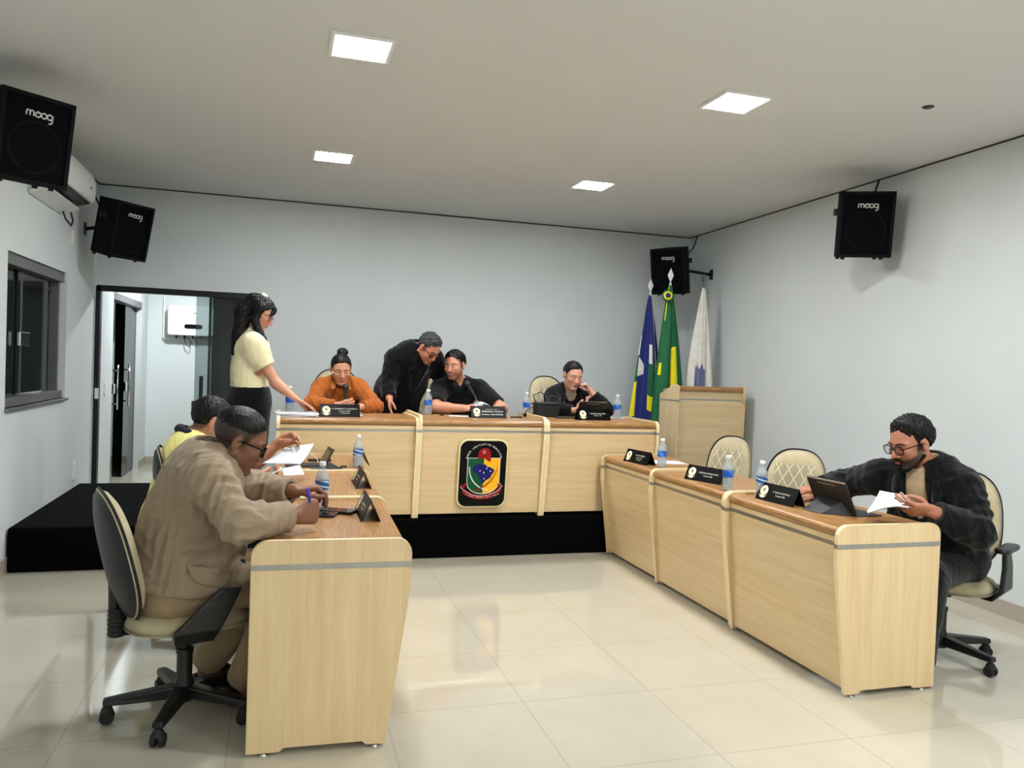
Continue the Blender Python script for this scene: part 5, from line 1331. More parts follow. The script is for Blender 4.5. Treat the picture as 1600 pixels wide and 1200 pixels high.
# ======== man in the tan blazer (near left)
def p_tan():
    r = empty('person', (-.36, 3.35, 0), 0, 'man in a tan blazer and dark glasses writing at the nearest left desk', 'person')
    r.location = (0, 0, 0)
    B = Body(dict(pel=(-.375, 3.34, .575), neck=(-.255, 3.30, 1.055), shR=(-.235, 3.10, .985), shL=(-.285, 3.49, .985), elR=(-.125, 2.995, .838), elL=(-.09, 3.66, .862),
                  wrR=(.075, 3.125, .842), wrL=(.085, 3.53, .868), hipL=(-.40, 3.44, .545), hipR=(-.35, 3.25, .545), knL=(.03, 3.55, .53), knR=(.05, 3.30, .53), anL=(-.26, 3.60, .12), anR=(-.10, 3.42, .11), toL=(-.10, 3.63, .035), toR=(.05, 3.46, .035), slump=(-.02, 0, .0)),
             (.93, .30, -.25), (.95, .31, 0), g=1.13, belly=.13, armg=1.12, legg=1.1, neckr=.064, depth=.76)
    H = Head((-.142, 3.275, 1.118), (.885, .08, -.42), (.42, 0, .88), 1.03)
    hr = hand(B.J['wrR'], (.90, .42, .10), (-.35, .85, -.1), (0, 0, 1), curls=[(1.15, 1.35, .9), (1.3, 1.4, .9), (1.35, 1.4, .9), (1.4, 1.4, .9)], thumb=1.1, size=1.02, fat=1.12)
    hl = hand(B.J['wrL'], (.97, .05, .16), (.1, -.1, -1), (0, -1, 0), curls=[(.75, .75, .35), (.85, .7, .3), (.85, .75, .3), (.8, .75, .4)], thumb=.35, size=1.02, fat=1.05, spread=.2)
    fd, b = build_body(B, H, r, [hr, hl], tone((128, 86, 66), H, stubble=.35, stub_col=(60, 42, 36), fade=.88, fade_col=(26, 20, 19)), .0036)
    face_extras(H, fd, b, lip=(118, 66, 62))
    hf = hairfield(H, .0065, h=.004, noise=.0012, hl=HLFADE, taper=.02, jag=.2)
    sdf_object(hf, 'hair', M['hair_black'], r)
    glasses(H, r, M['black_gloss'], r=.0028)
    # blazer
    tan = fabm('tan_blazer_cloth', (152, 134, 112), .8)
    J = B.J; P = B.torso(.028, .055)
    for q in 'LR': P += B.arm(q, .020, 1.88, .026, .04)
    P += [(flat(lerp(J['pel'], J['neck'], .18), J['pel'] + v3((-.02, -.0, -.06)), .19, .205, B.Fp, .88, .05), 'u')]           # skirt of the blazer over the hips
    P += [(flat(J['hipR'] + v3((.06, -.05, .05)), J['hipR'] + v3((.22, -.03, .035)), .10, .075, Z3, .85, .05), 'u')]
    up = B.up; nk = J['neck']
    P += [(cone(nk + v3((-.062, -.01, .002)), nk + v3((-.035, -.062, -.004)), .017, .015, .01), 'u'), (cone(nk + v3((-.062, .01, .002)), nk + v3((-.03, .066, -.004)), .017, .015, .01), 'u'),
          (cone(nk + v3((-.035, -.062, -.004)), nk + v3((.05, -.065, -.05)), .015, .012, .008), 'u')]
    cuts = [cone(nk + v3((0, 0, .02)), nk + v3((.03, 0, .14)), .062, .075, .006)]
    for q in 'LR': cuts += cuff_cuts(B, q, 1.88)
    cuts += [cone(nk + v3((.075, .01, -.02)), J['pel'] + v3((.36, .10, .14)), .045, .02, .006), cutplane((-.30, 3.30, .535), (-.12, 0, -1), .36)]
    jf, jo = garment(P, cuts, 'blazer', tan, r, .0048, dict(amp=.011, spots=[(J['elR'], .13), (J['elL'], .12), (lerp(J['pel'], nk, .3) + v3((0, -.12, 0)), .16), (J['shR'], .12)], seed=11, base=.3, wl=.075))
    btn = plain('dark_button', sc(30, 30, 28), .35)
    for (x, y, z) in ((-.100, 2.9, .705), (-.115, 2.9, .645)): disc_on(jf, (x, y, z), (-.0, 1, 0), .012, .003, 'button', btn, jo)
    # pocket flap
    fl = MB(); top = []; bot = []
    for i in range(13):
        t = i / 12; x = -.305 + .155 * t; zt = .668 - .045 * t; zb = zt - .055 * (1 - (abs(2 * t - 1)) ** 4) - .004
        for z, l in ((zt, top), (zb, bot)):
            q = jf.march((x, 2.8, z), (0, 1, 0), .6); l.append(q - V((0, .009, 0)) if q is not None else V((x, 3.1, z)))
    n = 13; vs = top + bot; fl.add(vs, [(i, i + 1, n + i + 1, n + i) for i in range(n - 1)]); fl.build('pocket_flap', tan, jo, smooth=True, solid=.010)
    # dark shirt at the neck and front
    P = B.torso(.012, .05, lower=False); P += [(cone(nk - up * .01, nk + up * .022, .068, .064, .02), 'u')]
    garment(P, [cone(nk + v3((0, 0, .0)), nk + v3((.02, 0, .14)), .060, .070, .004)], 'shirt', fabm('black_shirt', (14, 14, 16)), r, .007)
    legs_garment(B, r, fabm('khaki_trousers', (158, 136, 104), .8))
    shoes(B, r, plain('black_leather', sc(9, 9, 9), .25))
    return B, H, r
p_tan()
pen = empty('ballpoint_pen', (0, 0, 0), 0, 'blue and clear ballpoint pen upright in the fist of the tan blazer man', 'pen')
a_, b_ = V((.150, 3.150, .80)), V((.118, 3.135, .945))
MB().tube([a_, a_.lerp(b_, .78)], .004, 8).build('pen_barrel', M['glass_clear'], pen, smooth=True)
MB().tube([a_.lerp(b_, .62), a_.lerp(b_, .78), a_.lerp(b_, .97), b_], [.0042, .0062, .0058, .003], 8).build('pen_cap', M['blue_plastic'], pen, smooth=True)

# ======== man in the yellow polo (left, behind)
def p_yellow():
    r = empty('person', (0, 0, 0), 0, 'man in a yellow polo shirt with navy collar reading papers, behind the tan blazer man', 'person')
    B = Body(dict(pel=(-.53, 4.40, .58), neck=(-.415, 4.37, 1.01), shR=(-.385, 4.19, .945), shL=(-.40, 4.56, .95), elR=(-.215, 4.10, .80), elL=(-.14, 4.60, .835),
                  wrR=(-.12, 4.30, .795), wrL=(-.005, 4.56, .955), knL=(-.10, 4.50, .52), knR=(-.10, 4.30, .52), anL=(-.16, 4.50, .09), anR=(-.16, 4.30, .09), toL=(.0, 4.50, .035), toR=(.0, 4.30, .035)),
             (.97, .05, -.2), (1, .08, 0), g=1.05, belly=.1, armg=1.02)
    H = Head((-.330, 4.36, 1.104), (.86, .28, -.42), (.4, .1, .9), 1.0)
    hr = hand(B.J['wrR'], (.75, .25, .05), (-.1, .3, .9), (.2, -1, 0), curl=(.5, .7, .4), thumb=.8)
    hl = hand(B.J['wrL'], (.75, -.2, .45), (.3, -.8, -.3), (0, -.3, 1), curl=(.5, .6, .4), thumb=.7)
    fd, b = build_body(B, H, r, [hr, hl], tone((186, 132, 104), H, stubble=.3, fade=.75, fade_col=(40, 34, 32), blush=.2), .0048)
    face_extras(H, fd, b, lip=(150, 86, 80))
    sdf_object(hairfield(H, .008, hl=HLMID), 'hair', M['hair_black'], r)
    nk = B.J['neck']; P = B.torso(.018, .05)
    for q in 'LR': P += B.arm(q, .018, 1.05 if q == 'R' else .95, .022, .04)
    c = [cone(nk, nk + v3((.04, 0, .14)), .060, .075, .005)]
    for q, t in (('R', 1.05), ('L', .95)): c += cuff_cuts(B, q, t)
    garment(P, c, 'polo_shirt', fabm('yellow_pique', (236, 228, 140), .85), r, .006, dict(amp=.005, spots=[(B.J['elR'], .1), (B.J['shR'], .1)], seed=4))
    col = fabm('navy_collar', (14, 22, 42)); P = [(cone(nk + v3((-.070, q * .02, .052)), nk + v3((-.018, q * .078, .036)), .023, .020, .008), 'u') for q in (-1, 1)]
    P += [(cone(nk + v3((-.018, q * .078, .036)), nk + v3((.06, q * .05, -.02)), .020, .013, .008), 'u') for q in (-1, 1)]
    garment(P, [cone(nk, nk + v3((.04, 0, .14)), .058, .072, .003)], 'collar', col, r, .004)
    legs_garment(B, r, fabm('dark_trousers', (34, 36, 42))); shoes(B, r, M['black_plastic'])
p_yellow()

# ======== standing woman in the cream blouse
def p_stand():
    r = empty('person', (0, 0, 0), 0, 'standing woman with long black hair and cream blouse reaching for papers on the head table', 'person')
    B = Body(dict(pel=(-.205, 6.19, 1.135), neck=(-.215, 6.175, 1.615), shR=(-.185, 6.03, 1.535), shL=(-.165, 6.33, 1.535), elR=(-.022, 6.02, 1.262), elL=(-.20, 6.40, 1.26),
                  wrR=(.125, 5.925, 1.150), wrL=(-.14, 6.38, 1.02), knL=(-.20, 6.28, .76), knR=(-.21, 6.12, .76), anL=(-.22, 6.28, .38), anR=(-.24, 6.12, .38), toL=(-.08, 6.26, .330), toR=(-.10, 6.10, .330)),
             (.97, -.15, -.12), (.98, -.1, 0), g=.93, bust=.055, armg=.86, legg=1.02, neckr=.045, depth=.80)
    H = Head((-.150, 6.15, 1.775), (.86, -.12, -.45), (.45, 0, .89), .99, True)
    hr = hand(B.J['wrR'], (.86, -.12, -.42), (-.3, -.1, -.95), (0, 1, 0), curl=(.12, .15, .1), thumb=.3, size=.95, fat=.9, spread=.2)
    hl = hand(B.J['wrL'], (.1, 0, -1), (0, -1, 0), (1, 0, 0), curl=(.3, .4, .3), size=.92, fat=.9)
    fd, b = build_body(B, H, r, [hr, hl], tone((206, 148, 120), H, blush=.35), .0045)
    face_extras(H, fd, b, lip=(178, 84, 84), brow_w=.0026)
    E = [(H.c_((-.085, 0, .06), (-.11, 0, -.06), .055, .062, .03), 'u'), (cone(H.w(-.10, 0, -.05), v3((-.285, 6.13, 1.60)), .066, .06, .03), 'u'), (cone((-.285, 6.13, 1.60), (-.325, 6.09, 1.47), .055, .022, .03), 'u'),
         (H.c_((.0, -.072, .03), (.012, -.072, -.07), .03, .028, .03), 'u'), (cone(H.w(.012, -.074, -.07), (-.125, 6.055, 1.57), .030, .032, .02), 'u'), (cone((-.125, 6.055, 1.57), (-.062, 6.045, 1.455), .03, .009, .02), 'u'),
         (H.c_((.0, .072, .03), (.01, .074, -.09), .03, .025, .03), 'u'), (H.c_((.085, -.02, .075), (.088, -.045, .02), .018, .010, .015), 'u'), (H.c_((.085, .02, .075), (.084, .045, .03), .016, .009, .015), 'u')]
    hf = hairfield(H, .014, extra=E, noise=.003, taper=0); sdf_object(hf, 'hair', M['hair_black'], r)
    glasses(H, r, plain('brown_frame', sc(96, 44, 26), .3), h=.016)
    c = MB()
    for k in range(9): a = k * 2.4; c.lathe([(.001, -.009), (.008, -.006), (.010, 0), (.008, .006), (.001, .009)], H.w(-.03 + .016 * math.cos(a), -.03 + .03 * math.sin(a * 1.3), .128 + .007 * (k % 2)), 10)
    c.build('hair_clip', M['cream'], r, smooth=True)
    nk = B.J['neck']; P = B.torso(.016, .05, lower=False)
    for q in 'LR': P += B.arm(q, .026, .60, .028, .06); P += [(ell(lerp(B.J['sh' + q], B.J['el' + q], .2), frame(B.F, B.up), (.075, .06, .09), .05), 'u')]; P += [(cone(lerp(B.J['sh' + q], B.J['el' + q], .35) - B.F * .03, lerp(B.J['pel'], nk, .6) + (B.J['sh' + q] - nk) * .5, .05, .06, .05), 'u')]
    P += [(flat(lerp(B.J['pel'], nk, .22), lerp(B.J['pel'], nk, .4), .150, .142, B.F, .86, .04), 'u'), (cone(nk - v3((0, 0, .01)), nk + v3((.005, 0, .045)), .058, .052, .02), 'u')]
    c = [cone(nk, nk + v3((.03, 0, .14)), .048, .055, .004), cutplane(lerp(B.J['pel'], nk, .17), (0, 0, -1), .3)]
    for q in 'LR': c += cuff_cuts(B, q, .575)
    garment(P, c, 'blouse', fabm('cream_blouse', (238, 228, 186), .88), r, .0055, dict(amp=.005, spots=[(lerp(B.J['pel'], nk, .25), .14)], seed=5, stretch=(1, 1, .35)))
    P = [(flat(B.J['pel'] + v3((0, 0, .06)), B.J['pel'] - v3((0, 0, .02)), .150, .168, B.Fp, .86, .04), 'u'), (flat(B.J['pel'] - v3((0, 0, .02)), (-.205, 6.19, .72), .176, .150, B.Fp, .90, .04), 'u'), (flat(B.J['hipL'] * .75 + B.J['hipR'] * .25, B.J['hipR'] * .75 + B.J['hipL'] * .25, .128, .128, B.up, 1.15, .04), 'u')]
    garment(P, [cutplane((-.2, 6.19, .72), (0, 0, -1), .3)], 'skirt', fabm('black_skirt', (14, 14, 19)), r, .007, dict(amp=.004, seed=6, stretch=(.4, .4, 1)))
    shoes(B, r, M['black_plastic'], .006)
p_stand()

# ======== woman in the orange shirt with microphone
def p_orange():
    r = empty('person', (0, 0, 0), 0, 'seated woman in an orange-brown shirt with her hair in a bun, speaking into a microphone', 'person')
    B = Body(dict(pel=(.50, 6.92, .29 + .57), neck=(.488, 6.68, 1.275), shR=(.335, 6.66, 1.205), shL=(.645, 6.66, 1.215), elR=(.255, 6.48, 1.075), elL=(.765, 6.45, 1.075),
                  wrR=(.47, 6.34, 1.085), wrL=(.62, 6.29, 1.078), knL=(.60, 6.50, .80), knR=(.40, 6.50, .80), anL=(.60, 6.52, .38), anR=(.40, 6.52, .38), toL=(.60, 6.38, .330), toR=(.40, 6.38, .330)),
             (0, -1, -.25), (0, -1, 0), g=1.0, bust=.06, armg=.98, neckr=.047)
    H = Head((.488, 6.575, 1.372), (.06, -.93, -.32), (0, -.3, .95), 1.0, True)
    hr = hand(B.J['wrR'], (.85, -.30, .15), (.3, .9, .2), (0, 0, 1), curls=[(.9, 1.2, .6)] * 4, thumb=1.0, size=.92, fat=.95)
    hl = hand(B.J['wrL'], (-.92, -.2, .02), (0, .1, -1), (0, 1, 0), curl=(.2, .3, .2), size=.92, fat=.92)
    fd, b = build_body(B, H, r, [hr, hl], tone((206, 152, 122), H, blush=.3), .0048)
    face_extras(H, fd, b, lip=(176, 84, 80), brow_w=.003)
    hf = hairfield(H, .007, extra=[(H.e((-.052, .012, .128), (.050, .046, .034), .004), 'u')], noise=.0015, taper=.02); sdf_object(hf, 'hair', M['hair_dark'], r)
    nk = B.J['neck']; P = B.torso(.020, .05)
    for q in 'LR': P += B.arm(q, .020, 1.86, .016, .04)
    c = [cone(nk, nk + v3((0, -.05, .14)), .050, .065, .005), cone(nk + v3((0, -.055, .03)), nk + v3((0, -.13, -.10)), .03, .008, .005)]
    for q in 'LR': c += cuff_cuts(B, q, 1.86)
    om = fabm('rust_orange_shirt', (176, 96, 36), .75)
    f_, o_ = garment(P, c, 'shirt', om, r, .0055, dict(amp=.008, spots=[(B.J['elR'], .13), (B.J['elL'], .13), (B.J['shR'], .1), (B.J['shL'], .1)], seed=7, base=.5))
    P = [(flat(nk + v3((q * .052, -.05, .02)), nk + v3((q * .062, -.165, -.06)), .028, .020, (q * .4, -1, .4), .3, .004), 'u') for q in (-1, 1)] + [(cone(nk + v3((q * .0, .05, .03)), nk + v3((q * .055, -.02, .018)), .016, .014, .01), 'u') for q in (-1, 1)]
    garment(P, [cone(nk, nk + v3((0, -.05, .14)), .050, .062, .003)], 'collar', om, r, .0045)
    legs_garment(B, r, fabm('dark_trousers_b', (34, 34, 40))); shoes(B, r, M['black_plastic'])
p_orange()

# ======== bending man in the dark suit
def p_bend():
    r = empty('person', (0, 0, 0), 0, 'grey-haired man in a black suit and glasses bending down beside the smiling man', 'person')
    B = Body(dict(pel=(1.01, 6.93, 1.17), neck=(1.13, 6.72, 1.555), shR=(.945, 6.72, 1.475), shL=(1.30, 6.76, 1.485), elR=(.885, 6.66, 1.255), elL=(1.40, 6.86, 1.25),
                  wrR=(.885, 6.52, 1.135), wrL=(1.42, 6.98, 1.22), knL=(1.09, 6.84, .76), knR=(.93, 6.84, .76), anL=(1.09, 6.93, .37), anR=(.91, 6.93, .37), toL=(1.10, 6.78, .330), toR=(.89, 6.78, .330)),
             (.25, -.80, -.55), (.1, -1, 0), g=1.13, armg=1.08, neckr=.058, belly=.07, depth=.8)
    H = Head((1.215, 6.585, 1.575), (.42, -.62, -.66), (.35, -.45, .62), 1.0)
    hr = hand(B.J['wrR'], (.05, -.35, -.9), (.9, -.2, .1), (0, -1, 0), curl=(.25, .4, .3), thumb=.5)
    hl = hand(B.J['wrL'], (.3, -.2, -.8), (0, -1, 0), (1, 0, 0), curl=(.5, .6, .3), thumb=.5)
    fd, b = build_body(B, H, r, [hr, hl], tone((196, 132, 104), H, stubble=.25, blush=.2), .0048)
    face_extras(H, fd, b, lip=(150, 84, 80)); sdf_object(hairfield(H, .014, noise=.005, taper=.04), 'hair', M['hair_grey'], r); glasses(H, r, M['black_gloss'], h=.016, r=.0022)
    sm = fabm('black_suit', (8, 8, 10), .7); nk = B.J['neck']; P = B.torso(.026, .05)
    for q in 'LR': P += B.arm(q, .022, 1.88, .026, .04)
    P += [(flat(B.J['pel'] + v3((0, 0, .02)), B.J['pel'] - v3((0, 0, .14)), .19, .195, B.Fp, .85, .05), 'u')]
    c = [cone(nk + v3((.03, -.04, .05)), nk + v3((.07, -.10, .13)), .060, .07, .005), cone(nk + v3((.0, -.06, .0)), lerp(B.J['pel'], nk, .3) + v3((.02, -.22, 0)), .05, .012, .005), cutplane(B.J['pel'] - v3((0, 0, .18)), (0, 0, -1), .32)]
    for q in 'LR': c += cuff_cuts(B, q, 1.88)
    f_, jo = garment(P, c, 'jacket', sm, r, .0058, dict(amp=.007, spots=[(B.J['elR'], .12), (B.J['shR'], .12)], seed=8))
    lapels(B, f_, jo, sm, top=(.05, .060), bot=(.14, .02), frac=.35)
    P = B.torso(.010, .05, lower=False) + [(cone(nk - B.up * .01, nk + v3((.01, -.02, .03)), .062, .058, .02), 'u')]
    P += [(cone(nk, nk + v3((.03, -.045, .045)), .068, .064, .02), 'u')]
    garment(P, [cone(nk + v3((.02, -.03, .04)), nk + v3((.07, -.10, .13)), .057, .066, .004)], 'shirt', fabm('navy_shirt', (12, 15, 26)), r, .007)
    legs_garment(B, r, sm); shoes(B, r, M['black_plastic'])
p_bend()

# ======== smiling man in the black polo
def p_smile():
    r = empty('person', (0, 0, 0), 0, 'smiling man in a short-sleeved black polo shirt at the centre of the head table', 'person')
    B = Body(dict(pel=(1.47, 6.93, .29 + .57), neck=(1.505, 6.70, 1.30), shR=(1.33, 6.66, 1.225), shL=(1.69, 6.66, 1.235), elR=(1.265, 6.45, 1.075), elL=(1.835, 6.43, 1.08),
                  wrR=(1.47, 6.28, 1.085), wrL=(1.71, 6.22, 1.085), knL=(1.58, 6.50, .80), knR=(1.38, 6.50, .80), anL=(1.58, 6.52, .38), anR=(1.38, 6.52, .38), toL=(1.58, 6.38, .330), toR=(1.38, 6.38, .330)),
             (-.05, -1, -.2), (0, -1, 0), g=1.08, armg=1.12, neckr=.060, belly=.05)
    H = Head((1.445, 6.60, 1.435), (-.60, -.77, -.12), (-.12, -.06, .98), 1.0)
    hr = hand(B.J['wrR'], (.93, -.1, .12), (.1, .5, -.8), (0, .8, .5), curl=(.5, .6, .4), thumb=.6)
    hl = hand(B.J['wrL'], (-.85, .1, .15), (0, .2, -.95), (0, .9, .3), curl=(.55, .65, .4), thumb=.6)
    fd, b = build_body(B, H, r, [hr, hl], tone((204, 146, 116), H, stubble=.62, fade=.8, fade_col=(42, 34, 31), blush=.3), .0046)
    face_extras(H, fd, b, lip=(164, 88, 84), smile=.006)
    tm = MB(); q = [fd.march(H.w(.17, -.014 + .0035 * i, -.0675 + .0015 * abs(i - 4) / 4), H.dirw(-1, 0, 0), .2) for i in range(9)]; q = [x for x in q if x is not None]
    if len(q) > 3: tm.tube([x + V(H.dirw(.001, 0, 0)) for x in q], .0026, 6).build('teeth', M['white_plastic'], b, smooth=True)
    hf = hairfield(H, .018, noise=.003, hl=HLMID, taper=.055); sdf_object(hf, 'hair', M['hair_black'], r)
    nk = B.J['neck']; pm = fabm('black_polo', (15, 16, 19), .7); P = B.torso(.016, .05)
    for q in 'LR': P += B.arm(q, .020, .80, .022, .04)
    c = [cone(nk, nk + v3((0, -.03, .14)), .061, .075, .005), cone(nk + v3((0, -.055, .03)), nk + v3((0, -.13, -.08)), .03, .006, .005)]
    for q in 'LR': c += cuff_cuts(B, q, .80)
    f_, o_ = garment(P, c, 'polo_shirt', pm, r, .0055, dict(amp=.006, spots=[(B.J['shR'], .1), (B.J['shL'], .1), (lerp(B.J['pel'], nk, .5), .15)], seed=9))
    P = [(flat(nk + v3((q * .060, -.04, .02)), nk + v3((q * .055, -.150, -.04)), .026, .018, (q * .4, -1, .4), .3, .004), 'u') for q in (-1, 1)] + [(cone(nk + v3((0, .055, .025)), nk + v3((q * .062, -.01, .018)), .016, .014, .01), 'u') for q in (-1, 1)]
    garment(P, [cone(nk, nk + v3((0, -.03, .14)), .060, .072, .003)], 'collar', pm, r, .0045)
    for k in range(3): disc_on(f_, nk + v3((.012, -.4, -.08 - .035 * k)), (0, 1, 0), .0055, .002, 'button', M['black_gloss'], o_)
    legs_garment(B, r, fabm('dark_trousers_c', (36, 36, 42))); shoes(B, r, M['black_plastic'])
p_smile()

# ======== woman resting her cheek
def p_cheek():
    r = empty('person', (0, 0, 0), 0, 'seated woman in a black blazer resting her cheek on her fist beside a tablet', 'person')
    B = Body(dict(pel=(2.44, 6.90, .29 + .57), neck=(2.515, 6.66, 1.265), shR=(2.365, 6.64, 1.195), shL=(2.665, 6.66, 1.21), elR=(2.315, 6.46, 1.078), elL=(2.80, 6.42, 1.088),
                  wrR=(2.46, 6.32, 1.085), wrL=(2.655, 6.475, 1.25), knL=(2.54, 6.50, .80), knR=(2.34, 6.50, .80), anL=(2.54, 6.52, .38), anR=(2.34, 6.52, .38), toL=(2.54, 6.38, .330), toR=(2.34, 6.38, .330)),
             (.1, -1, -.2), (.1, -1, 0), g=.95, bust=.045, armg=.92, neckr=.046)
    H = Head((2.517, 6.565, 1.385), (.10, -.95, -.28), (.10, -.25, .95), 1.0, True)
    hl = hand(B.J['wrL'], (-.55, -.02, .8), (-.7, .3, -.45), (0, -.9, .2), curls=[(1.3, 1.6, 1.2)] * 4, thumb=1.1, size=.92, fat=.92)
    hr = hand(B.J['wrR'], (.75, -.25, .45), (-.2, .5, .8), (.2, -1, .4), curl=(.35, .5, .3), thumb=.4, size=.92, fat=.9)
    fd, b = build_body(B, H, r, [hr, hl], tone((210, 156, 134), H, blush=.6), .0046)
    face_extras(H, fd, b, lip=(184, 82, 84), brow_w=.0026)
    sdf_object(hairfield(H, .008, noise=.002, extra=[(H.e((-.085, 0, .0), (.035, .05, .06), .02), 'u')]), 'hair', M['hair_dark'], r)
    nk = B.J['neck']; jm_ = fabm('black_blazer', (13, 13, 15), .7); P = B.torso(.022, .05)
    for q in 'LR': P += B.arm(q, .020, 1.80 if q == 'L' else 1.88, .022, .04)
    c = [cone(nk, nk + v3((0, -.04, .14)), .052, .065, .005), cone(nk + v3((0, -.06, .02)), nk + v3((.02, -.20, -.26)), .055, .045, .006)]
    for q, t in (('L', 1.80), ('R', 1.88)): c += cuff_cuts(B, q, t)
    f_, jo = garment(P, c, 'blazer', jm_, r, .0055, dict(amp=.007, spots=[(B.J['elR'], .12), (B.J['elL'], .12), (B.J['shR'], .1)], seed=10))
    lapels(B, f_, jo, jm_, top=(.05, .060), bot=(.12, .052), frac=.4)
    P = B.torso(.008, .05, lower=False)
    garment(P, [cone(nk + v3((0, -.0, .0)), nk + v3((0, -.05, .14)), .054, .068, .004), cone(nk + v3((0, -.05, .03)), nk + v3((0, -.12, -.04)), .045, .03, .006)], 'top', fabm('taupe_top', (158, 140, 118)), r, .0065)
    m = MB(); pts = [nk + v3((.052 * math.cos(a) + .0, -.075 - .04 * math.sin(a) * 1.0, -.05 - .16 * abs(math.sin(a)) ** .9)) for a in [PI * i / 24 for i in range(25)]]
    for i, p in enumerate(pts):
        m.cur = i % 2; q = fd.march(p + v3((0, -.2, 0)), (0, 1, 0), .35); p = (q + V((0, -.012, 0))) if q is not None else V(p)
        m.lathe([(.001, -.006), (.005, -.004), (.0065, 0), (.005, .004), (.001, .006)], p, 8)
    m.build('bead_necklace', None, r, smooth=True, mats=[M['cream'], M['black_gloss']])
    legs_garment(B, r, fabm('dark_trousers_d', (30, 30, 36))); shoes(B, r, M['black_plastic'])
p_cheek()

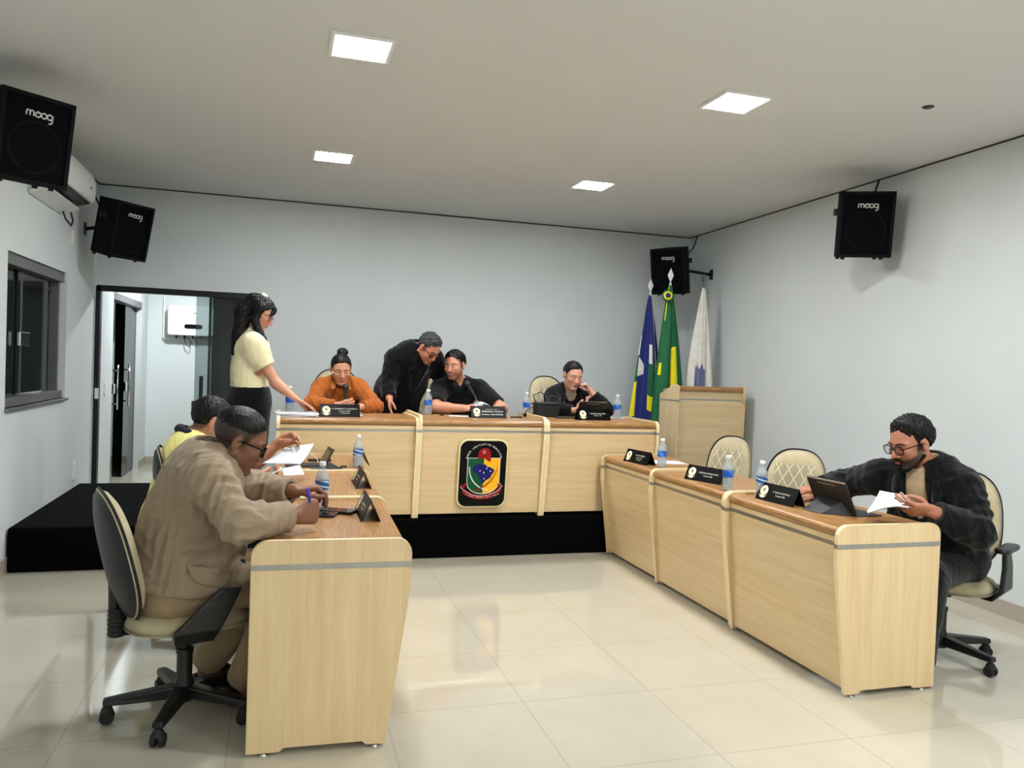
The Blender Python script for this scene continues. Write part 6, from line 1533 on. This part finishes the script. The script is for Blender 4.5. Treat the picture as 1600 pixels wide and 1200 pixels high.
# ======== bearded man at the right
def p_right():
    r = empty('person', (0, 0, 0), 0, 'bearded man in a black blazer, beige t-shirt and glasses reading a booklet at the right', 'person')
    B = Body(dict(pel=(3.34, 3.26, .575), neck=(3.185, 3.235, 1.00), shL=(3.255, 3.055, .93), shR=(3.055, 3.41, .935), elL=(3.225, 2.93, .735), elR=(3.06, 3.66, .86),
                  wrL=(2.985, 2.985, .835), wrR=(2.83, 3.60, .845), hipL=(3.39, 3.18, .545), hipR=(3.30, 3.35, .545), knL=(3.03, 3.02, .50), knR=(2.93, 3.22, .50), anL=(3.02, 3.04, .10), anR=(2.96, 3.22, .10), toL=(2.87, 2.98, .035), toR=(2.82, 3.16, .035)),
             (-.86, -.46, -.2), (-.88, -.47, 0), g=1.18, belly=.11, armg=1.12, legg=1.1, neckr=.066, depth=.84)
    H = Head((3.068, 3.215, 1.135), (-.93, -.02, -.30), (-.28, 0, .95), 1.04)
    hl = hand(B.J['wrL'], (-.93, .14, .05), (.1, .65, .70), (0, -.75, .6), curls=[(.45, .5, .3), (.5, .5, .3), (.5, .5, .3), (.55, .5, .3)], thumb=.7, size=1.03, fat=1.1, spread=.1)
    hr = hand(B.J['wrR'], (-.95, .12, -.12), (0, 0, -1), (0, -1, 0), curl=(.3, .4, .3), thumb=.4, size=1.03, fat=1.1)
    fd, b = build_body(B, H, r, [hl, hr], tone((172, 116, 92), H, stubble=.92, stub_col=(34, 27, 25), blush=.3), .0038)
    face_extras(H, fd, b, lip=(150, 84, 80), brow_w=.0036)
    # beard volume
    P = [(H.c_((.0, q * .060, -.055), (.068, q * .020, -.108), .016, .016, .02), 'u') for q in (-1, 1)] + [(H.e((.078, 0, -.104), (.026, .030, .022), .015), 'u'), (H.c_((.095, -.022, -.066), (.093, -.012, -.092), .006, .007, .006), 'u'), (H.c_((.095, .022, -.066), (.093, .012, -.092), .006, .007, .006), 'u'), (H.c_((.100, -.020, -.058), (.105, 0, -.053), .0055, .0055, .006), 'u'), (H.c_((.100, .020, -.058), (.105, 0, -.053), .0055, .0055, .006), 'u')]
    f_ = fieldof(P, .0042); f_.put(H.c_((.098, -.014, -.0735), (.098, .014, -.0735), .0065, .0065, .003), 'c'); sdf_object(f_, 'beard', M['hair_black'], r)
    hf = hairfield(H, .019, noise=.0045, taper=.05); sdf_object(hf, 'hair', M['hair_black'], r)
    glasses(H, r, M['black_gloss'], w=.027, h=.021, r=.0021, f=.108)
    nk = B.J['neck']; jm_ = fabm('black_blazer_b', (8, 9, 11), .7); P = B.torso(.030, .055)
    for q in 'LR': P += B.arm(q, .026, 1.88, .030, .04)
    P += [(flat(lerp(B.J['pel'], nk, .18), B.J['pel'] + v3((.03, .02, -.05)), .19, .20, B.Fp, .88, .05), 'u')]
    F = B.F; Lf = B.L
    LP = [(nk + F * .035 + Lf * q * .088 + v3((0, 0, .0)), lerp(B.J['pel'], nk, .52) + F * .185 + Lf * q * .045) for q in (-1, 1)]
    c = [cone(nk, nk + v3((-.05, -.02, .14)), .068, .082, .006), cone(nk + F * .10 + v3((0, 0, .0)), lerp(B.J['pel'], nk, .45) + F * .25, .055, .042, .006), cutplane((3.36, 3.26, .46), (.2, .1, -1), .34)]
    for q in 'LR': c += cuff_cuts(B, q, 1.88)
    jf, jo = garment(P, c, 'blazer', jm_, r, .005, dict(amp=.009, spots=[(B.J['elL'], .13), (B.J['elR'], .12), (B.J['shL'], .12), (lerp(B.J['pel'], nk, .3), .2)], seed=12, wl=.08))
    lapels(B, jf, jo, jm_, top=(.06, .078), bot=(.18, .052), frac=.42)
    P = B.torso(.012, .05, lower=False) + [(cone(nk - B.up * .02, nk + v3((-.01, -.005, .006)), .074, .070, .02), 'u')]
    garment(P, [cone(nk - v3((0, 0, .0)), nk + v3((-.06, -.02, .14)), .064, .08, .004)], 't_shirt', fabm('beige_tshirt', (176, 154, 122), .85), r, .006, dict(amp=.004, seed=13))
    legs_garment(B, r, fabm('black_trousers', (13, 13, 15))); shoes(B, r, M['black_plastic'])
p_right()

# ---------------------------------------------------------------- camera, world
cam = bpy.data.cameras.new('camera'); co = bpy.data.objects.new('camera', cam); COL.objects.link(co)
cam.sensor_width = 36; cam.lens = 1225 * 36 / 1600; cam.clip_start = .05
RM = Matrix(((0.9580153,-0.2843244,0.0369637), (0.0288055,-0.0328228,-0.9990460), (0.2852664,0.9581661,-0.0232546)))
co.matrix_world = Matrix.Translation((0, 0, 1.45)) @ Matrix((RM[0], -RM[1], -RM[2])).transposed().to_4x4()
bpy.context.scene.camera = co
wd = bpy.data.worlds.new('night'); bpy.context.scene.world = wd; wd.use_nodes = True
wd.node_tree.nodes['Background'].inputs[0].default_value = (.01, .012, .015, 1)
vs_ = bpy.context.scene.view_settings
bpy.context.scene.display_settings.display_device = 'sRGB'
vs_.view_transform = 'Standard'; vs_.look = 'None'; vs_.gamma = 1; vs_.use_curve_mapping = False
vs_.exposure = EXPO
cy = bpy.context.scene.cycles
cy.max_bounces = 8; cy.diffuse_bounces = 5; cy.glossy_bounces = 4; cy.transmission_bounces = 6; cy.transparent_max_bounces = 16
cy.caustics_reflective = False; cy.caustics_refractive = False; cy.use_denoising = True
cy.sample_clamp_indirect = 6
